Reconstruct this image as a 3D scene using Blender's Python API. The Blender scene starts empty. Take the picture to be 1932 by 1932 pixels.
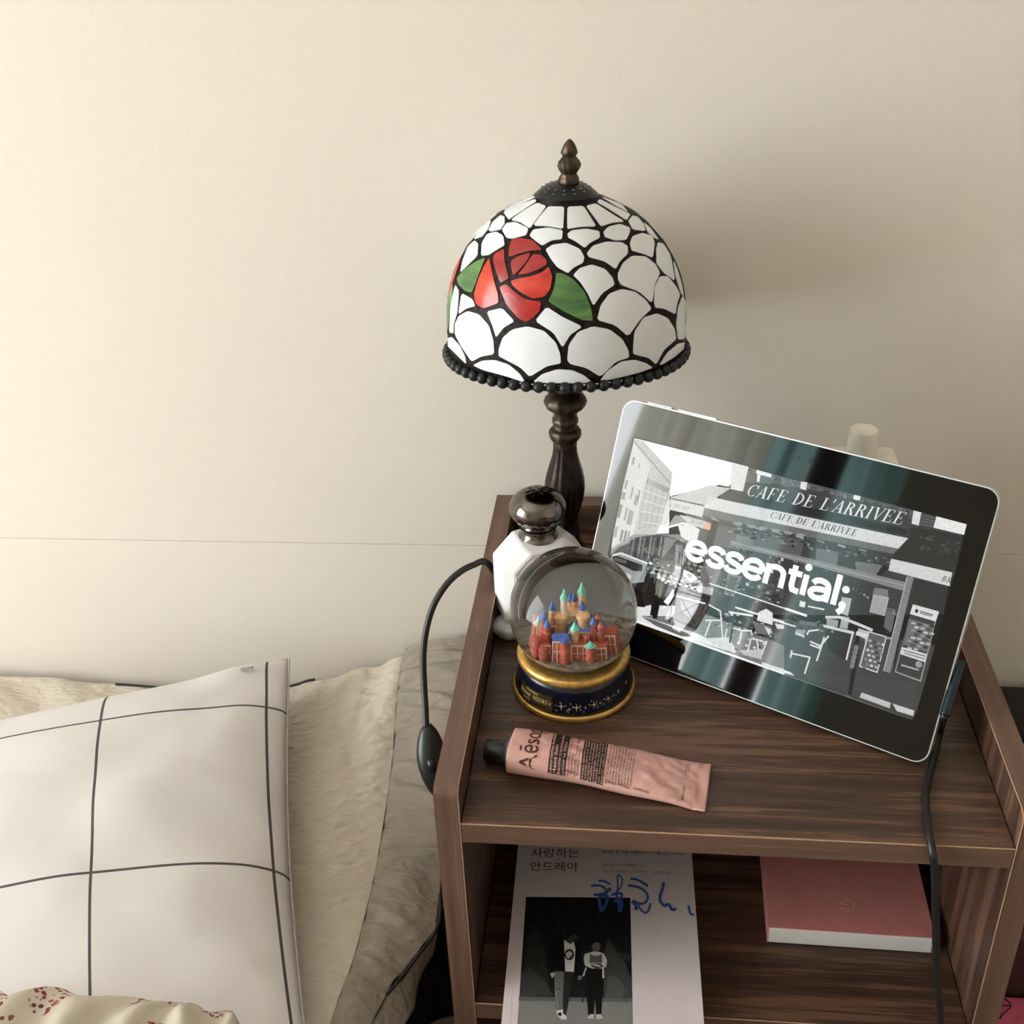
import bpy, bmesh, math, random
import numpy as np
from mathutils import Vector, Matrix, noise

random.seed(7)
SC = bpy.context.scene
COL = SC.collection
PI = math.pi

# ---------------------------------------------------------------- camera
CAM = np.array([0.119, -0.6003, 0.6149])
PAN, TILT, ROLL = (math.radians(a) for a in (-6.8784, -30.5586, -2.4424))
FPX = 2229.8          # focal length in pixels of the 1932 px frame
_F = np.array([math.sin(PAN) * math.cos(TILT), math.cos(PAN) * math.cos(TILT), math.sin(TILT)])
_R = np.array([math.cos(PAN), -math.sin(PAN), 0.0])
_U = np.cross(_R, _F)
_R, _U = _R * math.cos(ROLL) + _U * math.sin(ROLL), -_R * math.sin(ROLL) + _U * math.cos(ROLL)
cd = bpy.data.cameras.new('camera')
cam = bpy.data.objects.new('camera', cd)
COL.objects.link(cam)
cd.sensor_width = 36.0
cd.lens = FPX / 1932 * 36.0
cd.clip_start = 0.01
m = Matrix.Identity(4)
for i, v in enumerate((_R, _U, -_F)):
    for j in range(3):
        m[j][i] = v[j]
for j in range(3):
    m[j][3] = CAM[j]
cam.matrix_world = m
SC.camera = cam
SC.cycles.use_denoising = True
SC.cycles.caustics_reflective = False
SC.cycles.caustics_refractive = True
SC.cycles.blur_glossy = 1.0
SC.cycles.sample_clamp_indirect = 6.0
SC.cycles.max_bounces = 10
SC.cycles.diffuse_bounces = 6
SC.cycles.transparent_max_bounces = 16

# ---------------------------------------------------------------- light and exposure
SC.view_settings.view_transform = 'Standard'
SC.view_settings.look = 'None'
SC.view_settings.gamma = 1.0
SC.view_settings.exposure = 0.35
SC.view_settings.use_curve_mapping = False
world = bpy.data.worlds.new('world')
SC.world = world
world.use_nodes = True
world.node_tree.nodes['Background'].inputs[0].default_value = (0.80, 0.92, 1.0, 1)
world.node_tree.nodes['Background'].inputs[1].default_value = 4.0

WALL_Y = 0.425
FLOOR_Z = -0.52
CEIL_Z = 1.75
LEFT_X = -2.2
RIGHT_X = 1.5
BACK_Y = -3.5
WIN = (-2.42, -0.05, -0.36, 1.50)      # window in the left wall: y0, y1, z0, z1

ld = bpy.data.lights.new('window_daylight', 'AREA')
ld.shape = 'RECTANGLE'
ld.size = WIN[3] - WIN[2]
ld.size_y = WIN[1] - WIN[0]
ld.energy = 113
ld.color = (1.0, 0.978, 0.952)
lo = bpy.data.objects.new('window_daylight', ld)
lo.location = (LEFT_X - 0.13, (WIN[0] + WIN[1]) / 2, (WIN[2] + WIN[3]) / 2)
lo.rotation_euler = (0, -PI / 2, 0)
COL.objects.link(lo)


# ---------------------------------------------------------------- measuring: pixel of the photograph -> point on a real plane
def ray(u, v):
    return _F + _R * (u - 966) / FPX - _U * (v - 966) / FPX


def onz(u, v, z=0.0):
    d = ray(u, v)
    return Vector(CAM + d * (z - CAM[2]) / d[2])


def ony(u, v, y):
    d = ray(u, v)
    return Vector(CAM + d * (y - CAM[1]) / d[1])


def onplane(u, v, p, n):
    d = ray(u, v)
    t = (np.array(p) - CAM) @ np.array(n) / (d @ np.array(n))
    return Vector(CAM + d * t)


# ---------------------------------------------------------------- materials
def lin(c):
    return tuple(((x / 255) / 12.92 if x / 255 <= 0.04045 else ((x / 255 + 0.055) / 1.055) ** 2.4) for x in c) + (1.0,)


class NT:
    def __init__(self, name):
        self.m = bpy.data.materials.new(name)
        self.m.use_nodes = True
        self.t = self.m.node_tree
        self.b = self.t.nodes['Principled BSDF']
        self.out = self.t.nodes['Material Output']

    def n(self, kind, **kw):
        o = self.t.nodes.new(kind)
        for k, v in kw.items():
            if k.startswith('i_'):
                o.inputs[k[2:]].default_value = v
            else:
                setattr(o, k, v)
        return o

    def l(self, a, b):
        self.t.links.new(a, b)

    def ramp(self, fac, stops):
        r = self.n('ShaderNodeValToRGB')
        e = r.color_ramp.elements
        while len(e) < len(stops):
            e.new(0.5)
        for i, (p, c) in enumerate(stops):
            e[i].position = p
            e[i].color = c if len(c) == 4 else tuple(c) + (1,)
        self.l(fac, r.inputs[0])
        return r.outputs[0]

    def coord(self, scale=(1, 1, 1), which='Object', rot=(0, 0, 0)):
        tc = self.n('ShaderNodeTexCoord')
        mp = self.n('ShaderNodeMapping')
        mp.inputs['Scale'].default_value = scale
        mp.inputs['Rotation'].default_value = rot
        self.l(tc.outputs[which], mp.inputs[0])
        return mp.outputs[0]

    def noise(self, vec, scale, detail=3, rough=0.55, dist=0.0):
        o = self.n('ShaderNodeTexNoise')
        o.inputs['Scale'].default_value = scale
        o.inputs['Detail'].default_value = detail
        o.inputs['Roughness'].default_value = rough
        o.inputs['Distortion'].default_value = dist
        self.l(vec, o.inputs['Vector'])
        return o.outputs['Fac']

    def bump(self, h, strength, dist=0.001, prev=None):
        b = self.n('ShaderNodeBump')
        b.inputs['Strength'].default_value = strength
        b.inputs['Distance'].default_value = dist
        self.l(h, b.inputs['Height'])
        if prev is not None:
            self.l(prev, b.inputs['Normal'])
        self.l(b.outputs[0], self.b.inputs['Normal'])
        return b.outputs[0]

    def set(self, **kw):
        names = dict(rough='Roughness', metal='Metallic', spec='Specular IOR Level', coat='Coat Weight', ior='IOR', trans='Transmission Weight', sheen='Sheen Weight')
        for k, v in kw.items():
            self.b.inputs[names[k]].default_value = v


def plain(name, rgb, rough=0.5, metal=0.0, var=0.06, scale=60, bump=0.0, bdist=0.0005, **kw):
    t = NT(name)
    c = lin(rgb)
    v = t.coord()
    f = t.noise(v, scale)
    lo_, hi_ = tuple(max(0, x * (1 - var * 2)) for x in c[:3]), tuple(min(1, x * (1 + var * 2)) for x in c[:3])
    t.l(t.ramp(f, [(0.3, lo_), (0.7, hi_)]), t.b.inputs['Base Color'])
    t.set(rough=rough, metal=metal, **kw)
    if bump:
        t.bump(f, bump, bdist)
    return t.m


def wood(name, axis, base=((44, 30, 24), (72, 51, 41), (98, 72, 58)), rough=0.42, fine=1.0):
    t = NT(name)
    sc = [95, 95, 95]
    sc[axis] = 4.5
    v = t.coord(tuple(sc))
    f1 = t.noise(v, 1.0, 5, 0.62, 0.6)
    sc2 = [620, 620, 620]
    sc2[axis] = 22
    v2 = t.coord(tuple(sc2))
    f2 = t.noise(v2, 1.0, 3, 0.6)
    sc3 = [22, 22, 22]
    sc3[axis] = 1.8
    f3 = t.noise(t.coord(tuple(sc3)), 1.0, 2, 0.5, 1.2)
    mx = t.n('ShaderNodeMath', operation='MULTIPLY_ADD')
    t.l(f2, mx.inputs[0])
    mx.inputs[1].default_value = 0.50 * fine + .15 * (1 - fine)
    t.l(f1, mx.inputs[2])
    m2 = t.n('ShaderNodeMath', operation='MULTIPLY_ADD')
    t.l(f3, m2.inputs[0])
    m2.inputs[1].default_value = 0.35
    t.l(mx.outputs[0], m2.inputs[2])
    col = t.ramp(m2.outputs[0], [(0.66, lin(base[0])), (0.92, lin(base[1])), (1.22 / 1.3, lin(base[1])), (1.0, lin(base[2]))])
    t.l(col, t.b.inputs['Base Color'])
    t.set(rough=rough)
    t.bump(f2, 0.25, 0.0003)
    return t.m


M = {}
WB = ((46, 33, 26), (74, 53, 42), (102, 75, 59))
M['wood_x'] = wood('walnut_laminate_across', 0, WB)
M['wood_y'] = wood('walnut_laminate_deep', 1, WB)
M['wood_z'] = wood('walnut_laminate_upright', 2, WB)
EB = ((88, 66, 55), (104, 79, 67), (118, 92, 79))
M['edge_y'] = wood('walnut_edge_band_deep', 1, EB, fine=.5)
M['edge_z'] = wood('walnut_edge_band_upright', 2, EB, fine=.5)
M['edge_x'] = wood('walnut_edge_band_across', 0, EB, fine=.5)
M['edge_line'] = plain('pale_joint_line', (176, 140, 112), 0.6)


def wallpaper():
    t = NT('beige_woven_wallpaper')
    v = t.coord((1, 1, 1))
    f = t.noise(v, 1.3, 2)
    w1 = t.noise(t.coord((900, 900, 40)), 1.0, 2)
    w2 = t.noise(t.coord((40, 900, 900)), 1.0, 2)
    a = t.n('ShaderNodeMath', operation='ADD')
    t.l(w1, a.inputs[0])
    t.l(w2, a.inputs[1])
    t.l(t.ramp(f, [(0.3, lin((210, 203, 193))), (0.7, lin((214, 207, 197)))]), t.b.inputs['Base Color'])
    t.set(rough=0.75)
    t.bump(a.outputs[0], 0.22, 0.0004)
    return t.m


M['wall'] = wallpaper()
M['wall_plain'] = plain('warm_white_paint', (214, 208, 198), 0.8)
M['ceiling'] = plain('ceiling_white', (238, 232, 222), 0.85)
M['floor'] = plain('grey_oak_vinyl_floor', (128, 116, 104), 0.5)
M['bronze'] = plain('dark_bronze', (46, 40, 36), 0.36, 0.85, 0.25, 90, 0.3, 0.001)
M['bronze_brown'] = plain('brown_bronze', (66, 54, 44), 0.42, 0.75, 0.3, 120, 0.4, 0.001)
M['lead'] = plain('patinated_lead_came', (44, 38, 35), 0.5, 0.5, 0.35, 260, 0.6, 0.0008)
M['black_metal'] = plain('matte_black_metal', (34, 35, 38), 0.38, 0.5, 0.1)
M['black_plastic'] = plain('black_plastic', (18, 18, 19), 0.35)
M['cable'] = plain('black_rubber_cable', (22, 23, 24), 0.4)
M['white_plastic'] = plain('frosted_white_plastic', (226, 220, 210), 0.45)
M['silver'] = plain('brushed_silver_edge', (205, 205, 205), 0.3, 0.7, 0.03)


def glass_white():
    t = NT('opalescent_white_glass')
    v = t.coord()
    f = t.noise(v, 30, 3)
    t.l(t.ramp(f, [(0.3, lin((212, 216, 220))), (0.7, lin((222, 225, 230)))]), t.b.inputs['Base Color'])
    t.set(rough=0.16)
    t.bump(t.noise(v, 55, 1), 0.18, 0.001)
    return t.m


def glass_streaky(name, stops, rot):
    t = NT(name)
    v = t.coord((26, 26, 120), rot=rot)
    f = t.noise(v, 1.0, 3, 0.5, 0.3)
    t.l(t.ramp(f, stops), t.b.inputs['Base Color'])
    t.set(rough=0.26)
    t.bump(t.noise(t.coord(), 60, 1), 0.2, 0.001)
    return t.m


M['g_white'] = glass_white()
M['g_red'] = glass_streaky('streaky_red_glass', [(0.3, lin((132, 26, 28))), (0.55, lin((158, 30, 28))), (0.75, lin((176, 46, 34)))], (0, 0.6, 0.3))
M['g_orange'] = glass_streaky('streaky_orange_red_glass', [(0.3, lin((160, 32, 26))), (0.5, lin((184, 48, 28))), (0.75, lin((204, 66, 30)))], (0, 1.3, 0.2))
M['g_green'] = glass_streaky('streaky_green_glass', [(0.3, lin((62, 98, 56))), (0.55, lin((84, 122, 66))), (0.75, lin((112, 148, 84)))], (0, 0.8, 0.0))


# ---------------------------------------------------------------- object helpers
def root(name, label, cat, loc=(0, 0, 0), group=None):
    o = bpy.data.objects.new(name, None)
    o.location = loc
    o.empty_display_size = 0.02
    COL.objects.link(o)
    o['label'] = label
    o['category'] = cat
    if group:
        o['group'] = group
    return o


def tag(o, label, cat, group=None):
    o['label'] = label
    o['category'] = cat
    if group:
        o['group'] = group
    return o


def wloc(o):
    v = Vector((0, 0, 0))
    while o is not None:
        v += o.location
        o = o.parent
    return v


def obj(name, bm, mat, parent=None, smooth=False, label=None, angle=None):
    """links a bmesh given in world coordinates as one mesh object"""
    me = bpy.data.meshes.new(name)
    if parent is not None:
        bmesh.ops.translate(bm, verts=bm.verts, vec=-wloc(parent))
    if angle is not None:
        smooth = True
        for e in bm.edges:
            if len(e.link_faces) == 2:
                e.smooth = e.calc_face_angle(0) < math.radians(angle)
    bm.to_mesh(me)
    bm.free()
    if smooth:
        me.polygons.foreach_set('use_smooth', [True] * len(me.polygons))
    for mm in (mat if isinstance(mat, (list, tuple)) else [mat]):
        me.materials.append(mm)
    o = bpy.data.objects.new(name, me)
    COL.objects.link(o)
    if parent is not None:
        o.parent = parent
    if label:
        o['label'] = label
    return o


def struct(o):
    o['kind'] = 'structure'
    return o


def box(bm, lo_, hi_, bev=0.0, mi=0, mat4=None):
    r = bmesh.ops.create_cube(bm, size=1.0)
    vs = r['verts']
    lo_, hi_ = Vector(lo_), Vector(hi_)
    c, s = (lo_ + hi_) / 2, hi_ - lo_
    for v in vs:
        v.co = Vector((v.co.x * s.x, v.co.y * s.y, v.co.z * s.z)) + c
    fs = set(f for v in vs for f in v.link_faces)
    for f in fs:
        f.material_index = mi
    if bev:
        es = list(set(e for v in vs for e in v.link_edges))
        r2 = bmesh.ops.bevel(bm, geom=es, offset=bev, segments=2, affect='EDGES', profile=0.6)
        vs = list(set(v for f in r2['faces'] for v in f.verts) | set(v for v in vs if v.is_valid))
    if mat4 is not None:
        bmesh.ops.transform(bm, matrix=mat4, verts=[v for v in vs if v.is_valid])
    return vs


def bx(lo_, hi_, bev=0.0):
    bm = bmesh.new()
    box(bm, lo_, hi_, bev)
    return bm


def lathe(bm, prof, c=(0, 0, 0), seg=48, mi=0, rf=None, cap=True):
    """prof: (r, z) list from bottom to top; rf(angle, r, z) -> radius"""
    rings = []
    for r, z in prof:
        ring = []
        if r < 1e-6:
            ring = [bm.verts.new((c[0], c[1], c[2] + z))]
        else:
            for k in range(seg):
                a = 2 * PI * k / seg
                rr = rf(a, r, z) if rf else r
                ring.append(bm.verts.new((c[0] + rr * math.cos(a), c[1] + rr * math.sin(a), c[2] + z)))
        rings.append(ring)
    for A, B in zip(rings[:-1], rings[1:]):
        if len(A) == 1 and len(B) == 1:
            continue
        for k in range(seg):
            k2 = (k + 1) % seg
            if len(A) == 1:
                f = bm.faces.new((A[0], B[k2], B[k]))
            elif len(B) == 1:
                f = bm.faces.new((A[k], A[k2], B[0]))
            else:
                f = bm.faces.new((A[k], A[k2], B[k2], B[k]))
            f.material_index = mi
    if cap:
        if len(rings[0]) > 1:
            bm.faces.new(rings[0][::-1]).material_index = mi
        if len(rings[-1]) > 1:
            bm.faces.new(rings[-1]).material_index = mi
    return rings


def catmull(pts, n=8, closed=False):
    P = [Vector(p) for p in pts]
    out = []
    L = len(P)
    rng = range(L) if closed else range(L - 1)
    for i in rng:
        if closed:
            p0, p1, p2, p3 = P[(i - 1) % L], P[i], P[(i + 1) % L], P[(i + 2) % L]
        else:
            p0, p1, p2, p3 = P[max(i - 1, 0)], P[i], P[i + 1], P[min(i + 2, L - 1)]
        for k in range(n):
            t = k / n
            out.append(0.5 * ((2 * p1) + (p2 - p0) * t + (2 * p0 - 5 * p1 + 4 * p2 - p3) * t * t + (3 * p1 - p0 - 3 * p2 + p3) * t ** 3))
    if not closed:
        out.append(P[-1])
    return out


def tube(bm, pts, r, seg=10, mi=0, closed=False, flat=1.0):
    pts = [Vector(p) for p in pts]
    n = len(pts)
    rr = r if callable(r) else (lambda t: r)
    rings = []
    up = Vector((0, 0, 1))
    prev = None
    for i, p in enumerate(pts):
        a = pts[i - 1] if (i > 0 or closed) else pts[0]
        b = pts[(i + 1) % n] if (i < n - 1 or closed) else pts[-1]
        d = (b - a).normalized()
        x = prev - d * prev.dot(d) if prev is not None else d.cross(up)
        if x.length < 1e-6:
            x = d.cross(Vector((1, 0, 0)))
        x.normalize()
        prev = x
        y = d.cross(x)
        rad = rr(i / max(1, n - 1))
        rings.append([bm.verts.new(p + x * (rad * math.cos(2 * PI * k / seg)) + y * (rad * flat * math.sin(2 * PI * k / seg))) for k in range(seg)])
    pairs = list(zip(rings[:-1], rings[1:])) + ([(rings[-1], rings[0])] if closed else [])
    for A, B in pairs:
        for k in range(seg):
            bm.faces.new((A[k], A[(k + 1) % seg], B[(k + 1) % seg], B[k])).material_index = mi
    if not closed:
        bm.faces.new(rings[0][::-1]).material_index = mi
        bm.faces.new(rings[-1]).material_index = mi


def bumpy(p, s, seed=0.0):
    return noise.noise(Vector((p[0] * s + seed, p[1] * s - seed, p[2] * s + 2 * seed)))


def grid_surface(bm, f, nu, nv, thick=None, mi=0, uv=False):
    """f(i/nu, j/nv) -> Vector; one sheet"""
    V = [[bm.verts.new(f(i / nu, j / nv)) for j in range(nv + 1)] for i in range(nu + 1)]
    lay = bm.loops.layers.uv.verify() if uv else None
    for i in range(nu):
        for j in range(nv):
            fc = bm.faces.new((V[i][j], V[i + 1][j], V[i + 1][j + 1], V[i][j + 1]))
            fc.material_index = mi
            if uv:
                for lp, (a, b) in zip(fc.loops, ((i, j), (i + 1, j), (i + 1, j + 1), (i, j + 1))):
                    lp[lay].uv = (a / nu, b / nv)
    return V


# ---------------------------------------------------------------- flat print: coloured shapes laid on a surface
_font_cache = {}


def text_tris(s, bold=0.0):
    """triangles of a text of the built-in font, as [[(x, y)...]], left edge 0, baseline 0, in em units; plus its width"""
    key = (s, bold)
    if key in _font_cache:
        return _font_cache[key]
    c = bpy.data.curves.new('t', 'FONT')
    c.body = s
    c.size = 1.0
    c.offset = bold
    c.resolution_u = 3
    o = bpy.data.objects.new('t', c)
    COL.objects.link(o)
    bpy.context.view_layer.update()
    dg = bpy.context.evaluated_depsgraph_get()
    oe = o.evaluated_get(dg)
    me = oe.to_mesh()
    V = [(v.co.x, v.co.y) for v in me.vertices]
    polys = [[V[i] for i in p.vertices] for p in me.polygons]
    oe.to_mesh_clear()
    bpy.data.objects.remove(o)
    bpy.data.curves.remove(c)
    if V:
        x0, x1 = min(v[0] for v in V), max(v[0] for v in V)
    else:
        x0, x1 = 0, 1
    polys = [[(x - x0, y) for x, y in p] for p in polys]
    _font_cache[key] = (polys, x1 - x0)
    return _font_cache[key]


class Print:
    """collects coloured flat polygons; put(u, v, layer) turns print coordinates into a point on the surface"""

    def __init__(self, put):
        self.bm = bmesh.new()
        self.col = self.bm.loops.layers.float_color.new('ink')
        self.put = put
        self.layer = 1

    def poly(self, pts, c, layer=None):
        ly = self.layer if layer is None else layer
        if isinstance(c, (int, float)):
            c = (c, c, c)
        c = lin(c)
        vs = [self.bm.verts.new(self.put(p[0], p[1], ly)) for p in pts]
        try:
            f = self.bm.faces.new(vs)
        except ValueError:
            return
        for lp in f.loops:
            lp[self.col] = c

    def grad(self, quad, c0, c1, layer=None):
        """quad a b c d: a-b side takes c0, c-d side takes c1"""
        ly = self.layer if layer is None else layer
        vs = [self.bm.verts.new(self.put(p[0], p[1], ly)) for p in quad]
        f = self.bm.faces.new(vs)
        cc = [lin((c, c, c) if isinstance(c, (int, float)) else c) for c in (c0, c0, c1, c1)]
        for lp, c in zip(f.loops, cc):
            lp[self.col] = c

    def line(self, pts, w, c, layer=None):
        """a ribbon of width w along the points"""
        pts = [tuple(p[:2]) for p in pts]
        pts = [p for i, p in enumerate(pts) if i == 0 or math.hypot(p[0] - pts[i - 1][0], p[1] - pts[i - 1][1]) > 1e-9]
        L, R_ = [], []
        n = len(pts)
        closed = n > 3 and math.hypot(pts[0][0] - pts[-1][0], pts[0][1] - pts[-1][1]) < 1e-7
        for i, p in enumerate(pts):
            a = pts[i - 1] if i else (pts[-2] if closed else p)
            b = pts[i + 1] if i < n - 1 else (pts[1] if closed else p)
            d0 = (p[0] - a[0], p[1] - a[1])
            d1 = (b[0] - p[0], b[1] - p[1])
            l0, l1 = math.hypot(*d0), math.hypot(*d1)
            if l0 < 1e-12:
                d0, l0 = d1, l1
            if l1 < 1e-12:
                d1, l1 = d0, l0
            n0 = (-d0[1] / l0, d0[0] / l0)
            n1 = (-d1[1] / l1, d1[0] / l1)
            mx, my = n0[0] + n1[0], n0[1] + n1[1]
            ml = math.hypot(mx, my) or 1.0
            mx, my = mx / ml, my / ml
            k = min(1.6, 1 / max(.3, mx * n0[0] + my * n0[1])) * w / 2
            L.append((p[0] + mx * k, p[1] + my * k))
            R_.append((p[0] - mx * k, p[1] - my * k))
        for i in range(n - 1):
            self.poly([L[i], R_[i], R_[i + 1], L[i + 1]], c, layer)

    def spaced(self, s, u0, u1, v0, em, c, bold, gap, layer):
        """upright text with even letter gaps between u0 and u1, baseline v0"""
        gl_ = [text_tris(ch, bold) for ch in s]
        tot = sum(w for _, w in gl_) + gap * (len(s) - 1)
        k = (u1 - u0) / tot
        x = 0
        for tr_, w in gl_:
            for p in tr_:
                self.poly([(u0 + (x + a) * k, v0 + b * em) for a, b in p], c, layer)
            x += w + gap

    def disc(self, c, rx, ry, col, n=16, layer=None):
        self.poly([(c[0] + rx * math.cos(2 * PI * k / n), c[1] + ry * math.sin(2 * PI * k / n)) for k in range(n)], col, layer)

    def text(self, s, o, ex, ey, c, width=None, bold=0.0, shear=0.0, layer=None):
        """o: baseline start; ex, ey: vectors of one em along / up; width: fit the advance to |ex|*width"""
        tris, w = text_tris(s, bold)
        k = 1.0 if width is None else width / w
        for p in tris:
            self.poly([(o[0] + ex[0] * (x * k + y * shear) + ey[0] * y, o[1] + ex[1] * (x * k + y * shear) + ey[1] * y) for x, y in p], c, layer)

    def done(self, name, mat, parent, label=None):
        return obj(name, self.bm, mat, parent, label=label)


def ink_material(name, rough=0.5, emit=0.0, grain=0.0, gscale=400, coat=0.0, ior=1.5):
    t = NT(name)
    a = t.n('ShaderNodeVertexColor')
    a.layer_name = 'ink'
    src = a.outputs[0]
    if grain:
        f = t.noise(t.coord(), gscale, 4, 0.7)
        mp = t.n('ShaderNodeMapRange')
        mp.inputs['From Min'].default_value = 0.3
        mp.inputs['From Max'].default_value = 0.7
        mp.inputs['To Min'].default_value = 1 - grain
        mp.inputs['To Max'].default_value = 1 + grain
        t.l(f, mp.inputs[0])
        vm = t.n('ShaderNodeVectorMath', operation='SCALE')
        t.l(src, vm.inputs[0])
        t.l(mp.outputs[0], vm.inputs['Scale'])
        src = vm.outputs[0]
    t.set(rough=rough, ior=ior)
    if emit:
        t.b.inputs['Base Color'].default_value = (0.004, 0.004, 0.005, 1)
        t.l(src, t.b.inputs['Emission Color'])
        t.b.inputs['Emission Strength'].default_value = emit
    else:
        t.l(src, t.b.inputs['Base Color'])
    return t.m


# ================================================================ THE ROOM
# back wall: two lengths of wallpaper that meet in a faint, slightly sloping joint
sl, sr = ony(0, 1015, WALL_Y), ony(930, 1030, WALL_Y)
k_ = (sr.z - sl.z) / (sr.x - sl.x)


def seam_z(x):
    return sl.z + k_ * (x - sl.x)


wall = struct(obj('wall_back', bx((LEFT_X, WALL_Y + 0.002, FLOOR_Z), (RIGHT_X, WALL_Y + 0.1, CEIL_Z)), M['wall_plain']))


def wall_sheet(z0a, z0b, z1a, z1b, y):
    bm = bmesh.new()
    x0, x1 = LEFT_X, RIGHT_X
    vs = [bm.verts.new(p) for p in ((x0, y, z0a), (x1, y, z0b), (x1, y, z1b), (x0, y, z1a), (x0, WALL_Y + .003, z0a), (x1, WALL_Y + .003, z0b), (x1, WALL_Y + .003, z1b), (x0, WALL_Y + .003, z1a))]
    for f in ((0, 1, 2, 3), (3, 2, 6, 7), (0, 4, 5, 1)):
        bm.faces.new([vs[i] for i in f])
    return bm


obj('wallpaper_sheet', wall_sheet(FLOOR_Z, FLOOR_Z, seam_z(LEFT_X), seam_z(RIGHT_X), WALL_Y - .0003), M['wall'], wall)
obj('wallpaper_sheet', wall_sheet(seam_z(LEFT_X) + .0004, seam_z(RIGHT_X) + .0004, CEIL_Z, CEIL_Z, WALL_Y), M['wall'], wall)
struct(obj('floor', bx((LEFT_X, BACK_Y, FLOOR_Z - .1), (RIGHT_X, WALL_Y, FLOOR_Z)), M['floor']))
struct(obj('ceiling', bx((LEFT_X, BACK_Y, CEIL_Z), (RIGHT_X, WALL_Y, CEIL_Z + .1)), M['ceiling']))
struct(obj('wall_right', bx((RIGHT_X, BACK_Y, FLOOR_Z), (RIGHT_X + .1, WALL_Y, CEIL_Z)), M['wall_plain']))
struct(obj('wall_front', bx((LEFT_X, BACK_Y - .1, FLOOR_Z), (RIGHT_X, BACK_Y, CEIL_Z)), M['wall_plain']))
bm = bmesh.new()
for y0, y1, z0, z1 in ((BACK_Y, WIN[0], FLOOR_Z, CEIL_Z), (WIN[1], WALL_Y, FLOOR_Z, CEIL_Z), (WIN[0], WIN[1], FLOOR_Z, WIN[2]), (WIN[0], WIN[1], WIN[3], CEIL_Z)):
    box(bm, (LEFT_X - .1, y0, z0), (LEFT_X, y1, z1))
struct(obj('wall_left', bm, M['wall_plain']))
win = bpy.data.objects.new('window_1', None)
win.location = (LEFT_X - .05, (WIN[0] + WIN[1]) / 2, WIN[2])
COL.objects.link(win)
struct(win)
bm = bmesh.new()
for y0, y1, z0, z1 in ((WIN[0], WIN[0] + .05, WIN[2], WIN[3]), (WIN[1] - .05, WIN[1], WIN[2], WIN[3]), (WIN[0], WIN[1], WIN[2], WIN[2] + .05), (WIN[0], WIN[1], WIN[3] - .05, WIN[3]), (-1.10, -1.04, WIN[2], WIN[3]), (-1.78, -1.70, WIN[2], WIN[3])):
    box(bm, (LEFT_X - .08, y0, z0), (LEFT_X - .03, y1, z1), .004)
obj('window_frame', bm, plain('white_window_frame', (225, 225, 220), .5), win)
t = NT('clear_window_glass')
tr = t.n('ShaderNodeBsdfTransparent')
gl = t.n('ShaderNodeBsdfGlossy')
gl.inputs['Roughness'].default_value = 0.02
mx = t.n('ShaderNodeMixShader')
mx.inputs[0].default_value = 0.06
t.l(tr.outputs[0], mx.inputs[1])
t.l(gl.outputs[0], mx.inputs[2])
t.l(mx.outputs[0], t.out.inputs[0])
obj('window_pane', bx((LEFT_X - .058, WIN[0] + .04, WIN[2] + .04), (LEFT_X - .054, WIN[1] - .04, WIN[3] - .04)), t.m, win)


def curtain(y0, y1, waves, amp, mat, label, x=LEFT_X + .10, z0=FLOOR_Z + .03, z1=CEIL_Z - .08):
    bm = bmesh.new()

    def f(u, v):
        y = y0 + (y1 - y0) * u
        return Vector((x + amp * math.sin(u * waves * 2 * PI) * (0.7 + 0.3 * v) + .01 * math.sin(u * 31 + 2 * v), y + .012 * math.sin(v * 5 + u * 9), z0 + (z1 - z0) * v))
    grid_surface(bm, f, 120, 10)
    bmesh.ops.solidify(bm, geom=bm.faces[:], thickness=.002)
    return tag(obj('curtain', bm, mat, smooth=True), label, 'curtain', 'curtains along the window wall')


def cloth_translucent(name, rgb, tr_, rough=.9):
    t = NT(name)
    d = t.n('ShaderNodeBsdfDiffuse')
    d.inputs[0].default_value = lin(rgb)
    q = t.n('ShaderNodeBsdfTranslucent')
    q.inputs[0].default_value = lin(rgb)
    s = t.n('ShaderNodeMixShader')
    s.inputs[0].default_value = tr_
    t.l(d.outputs[0], s.inputs[1])
    t.l(q.outputs[0], s.inputs[2])
    t.l(s.outputs[0], t.out.inputs[0])
    return t.m


M['teal'] = cloth_translucent('teal_curtain_cloth', (190, 218, 216), .7)
M['brown_cloth'] = cloth_translucent('brown_curtain_cloth', (70, 46, 40), .2)
M['sheer'] = cloth_translucent('white_sheer_cloth', (238, 236, 228), .68)
curtain(-1.76, -1.22, 7, .022, M['sheer'], 'white sheer curtain added half across the window to dim its reflection at the left of the tablet')  # unseen sheer, added to soften the window's reflection in the tablet
curtain(-1.96, -1.78, 2, .035, M['teal'], 'pale teal curtain beside the window, mirrored in the middle of the tablet')
curtain(-2.12, -1.98, 2, .02, M['brown_cloth'], 'dark brown curtain, mirrored as the dark stripe in the tablet')
curtain(-2.42, -2.14, 3, .03, M['teal'], 'teal curtain farther from the window, mirrored right of the dark stripe')

# ================================================================ THE BEDSIDE TABLE
NW, ND, NT_, NH, NS = 0.38, 0.397, 0.0176, 0.031, 0.0183
LOW = -0.196                                  # top of the lower shelf
stand = root('bedside_table', 'dark walnut open bedside table with raised rim beside the bed', 'table', (NW / 2, ND / 2, FLOOR_Z))


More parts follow.
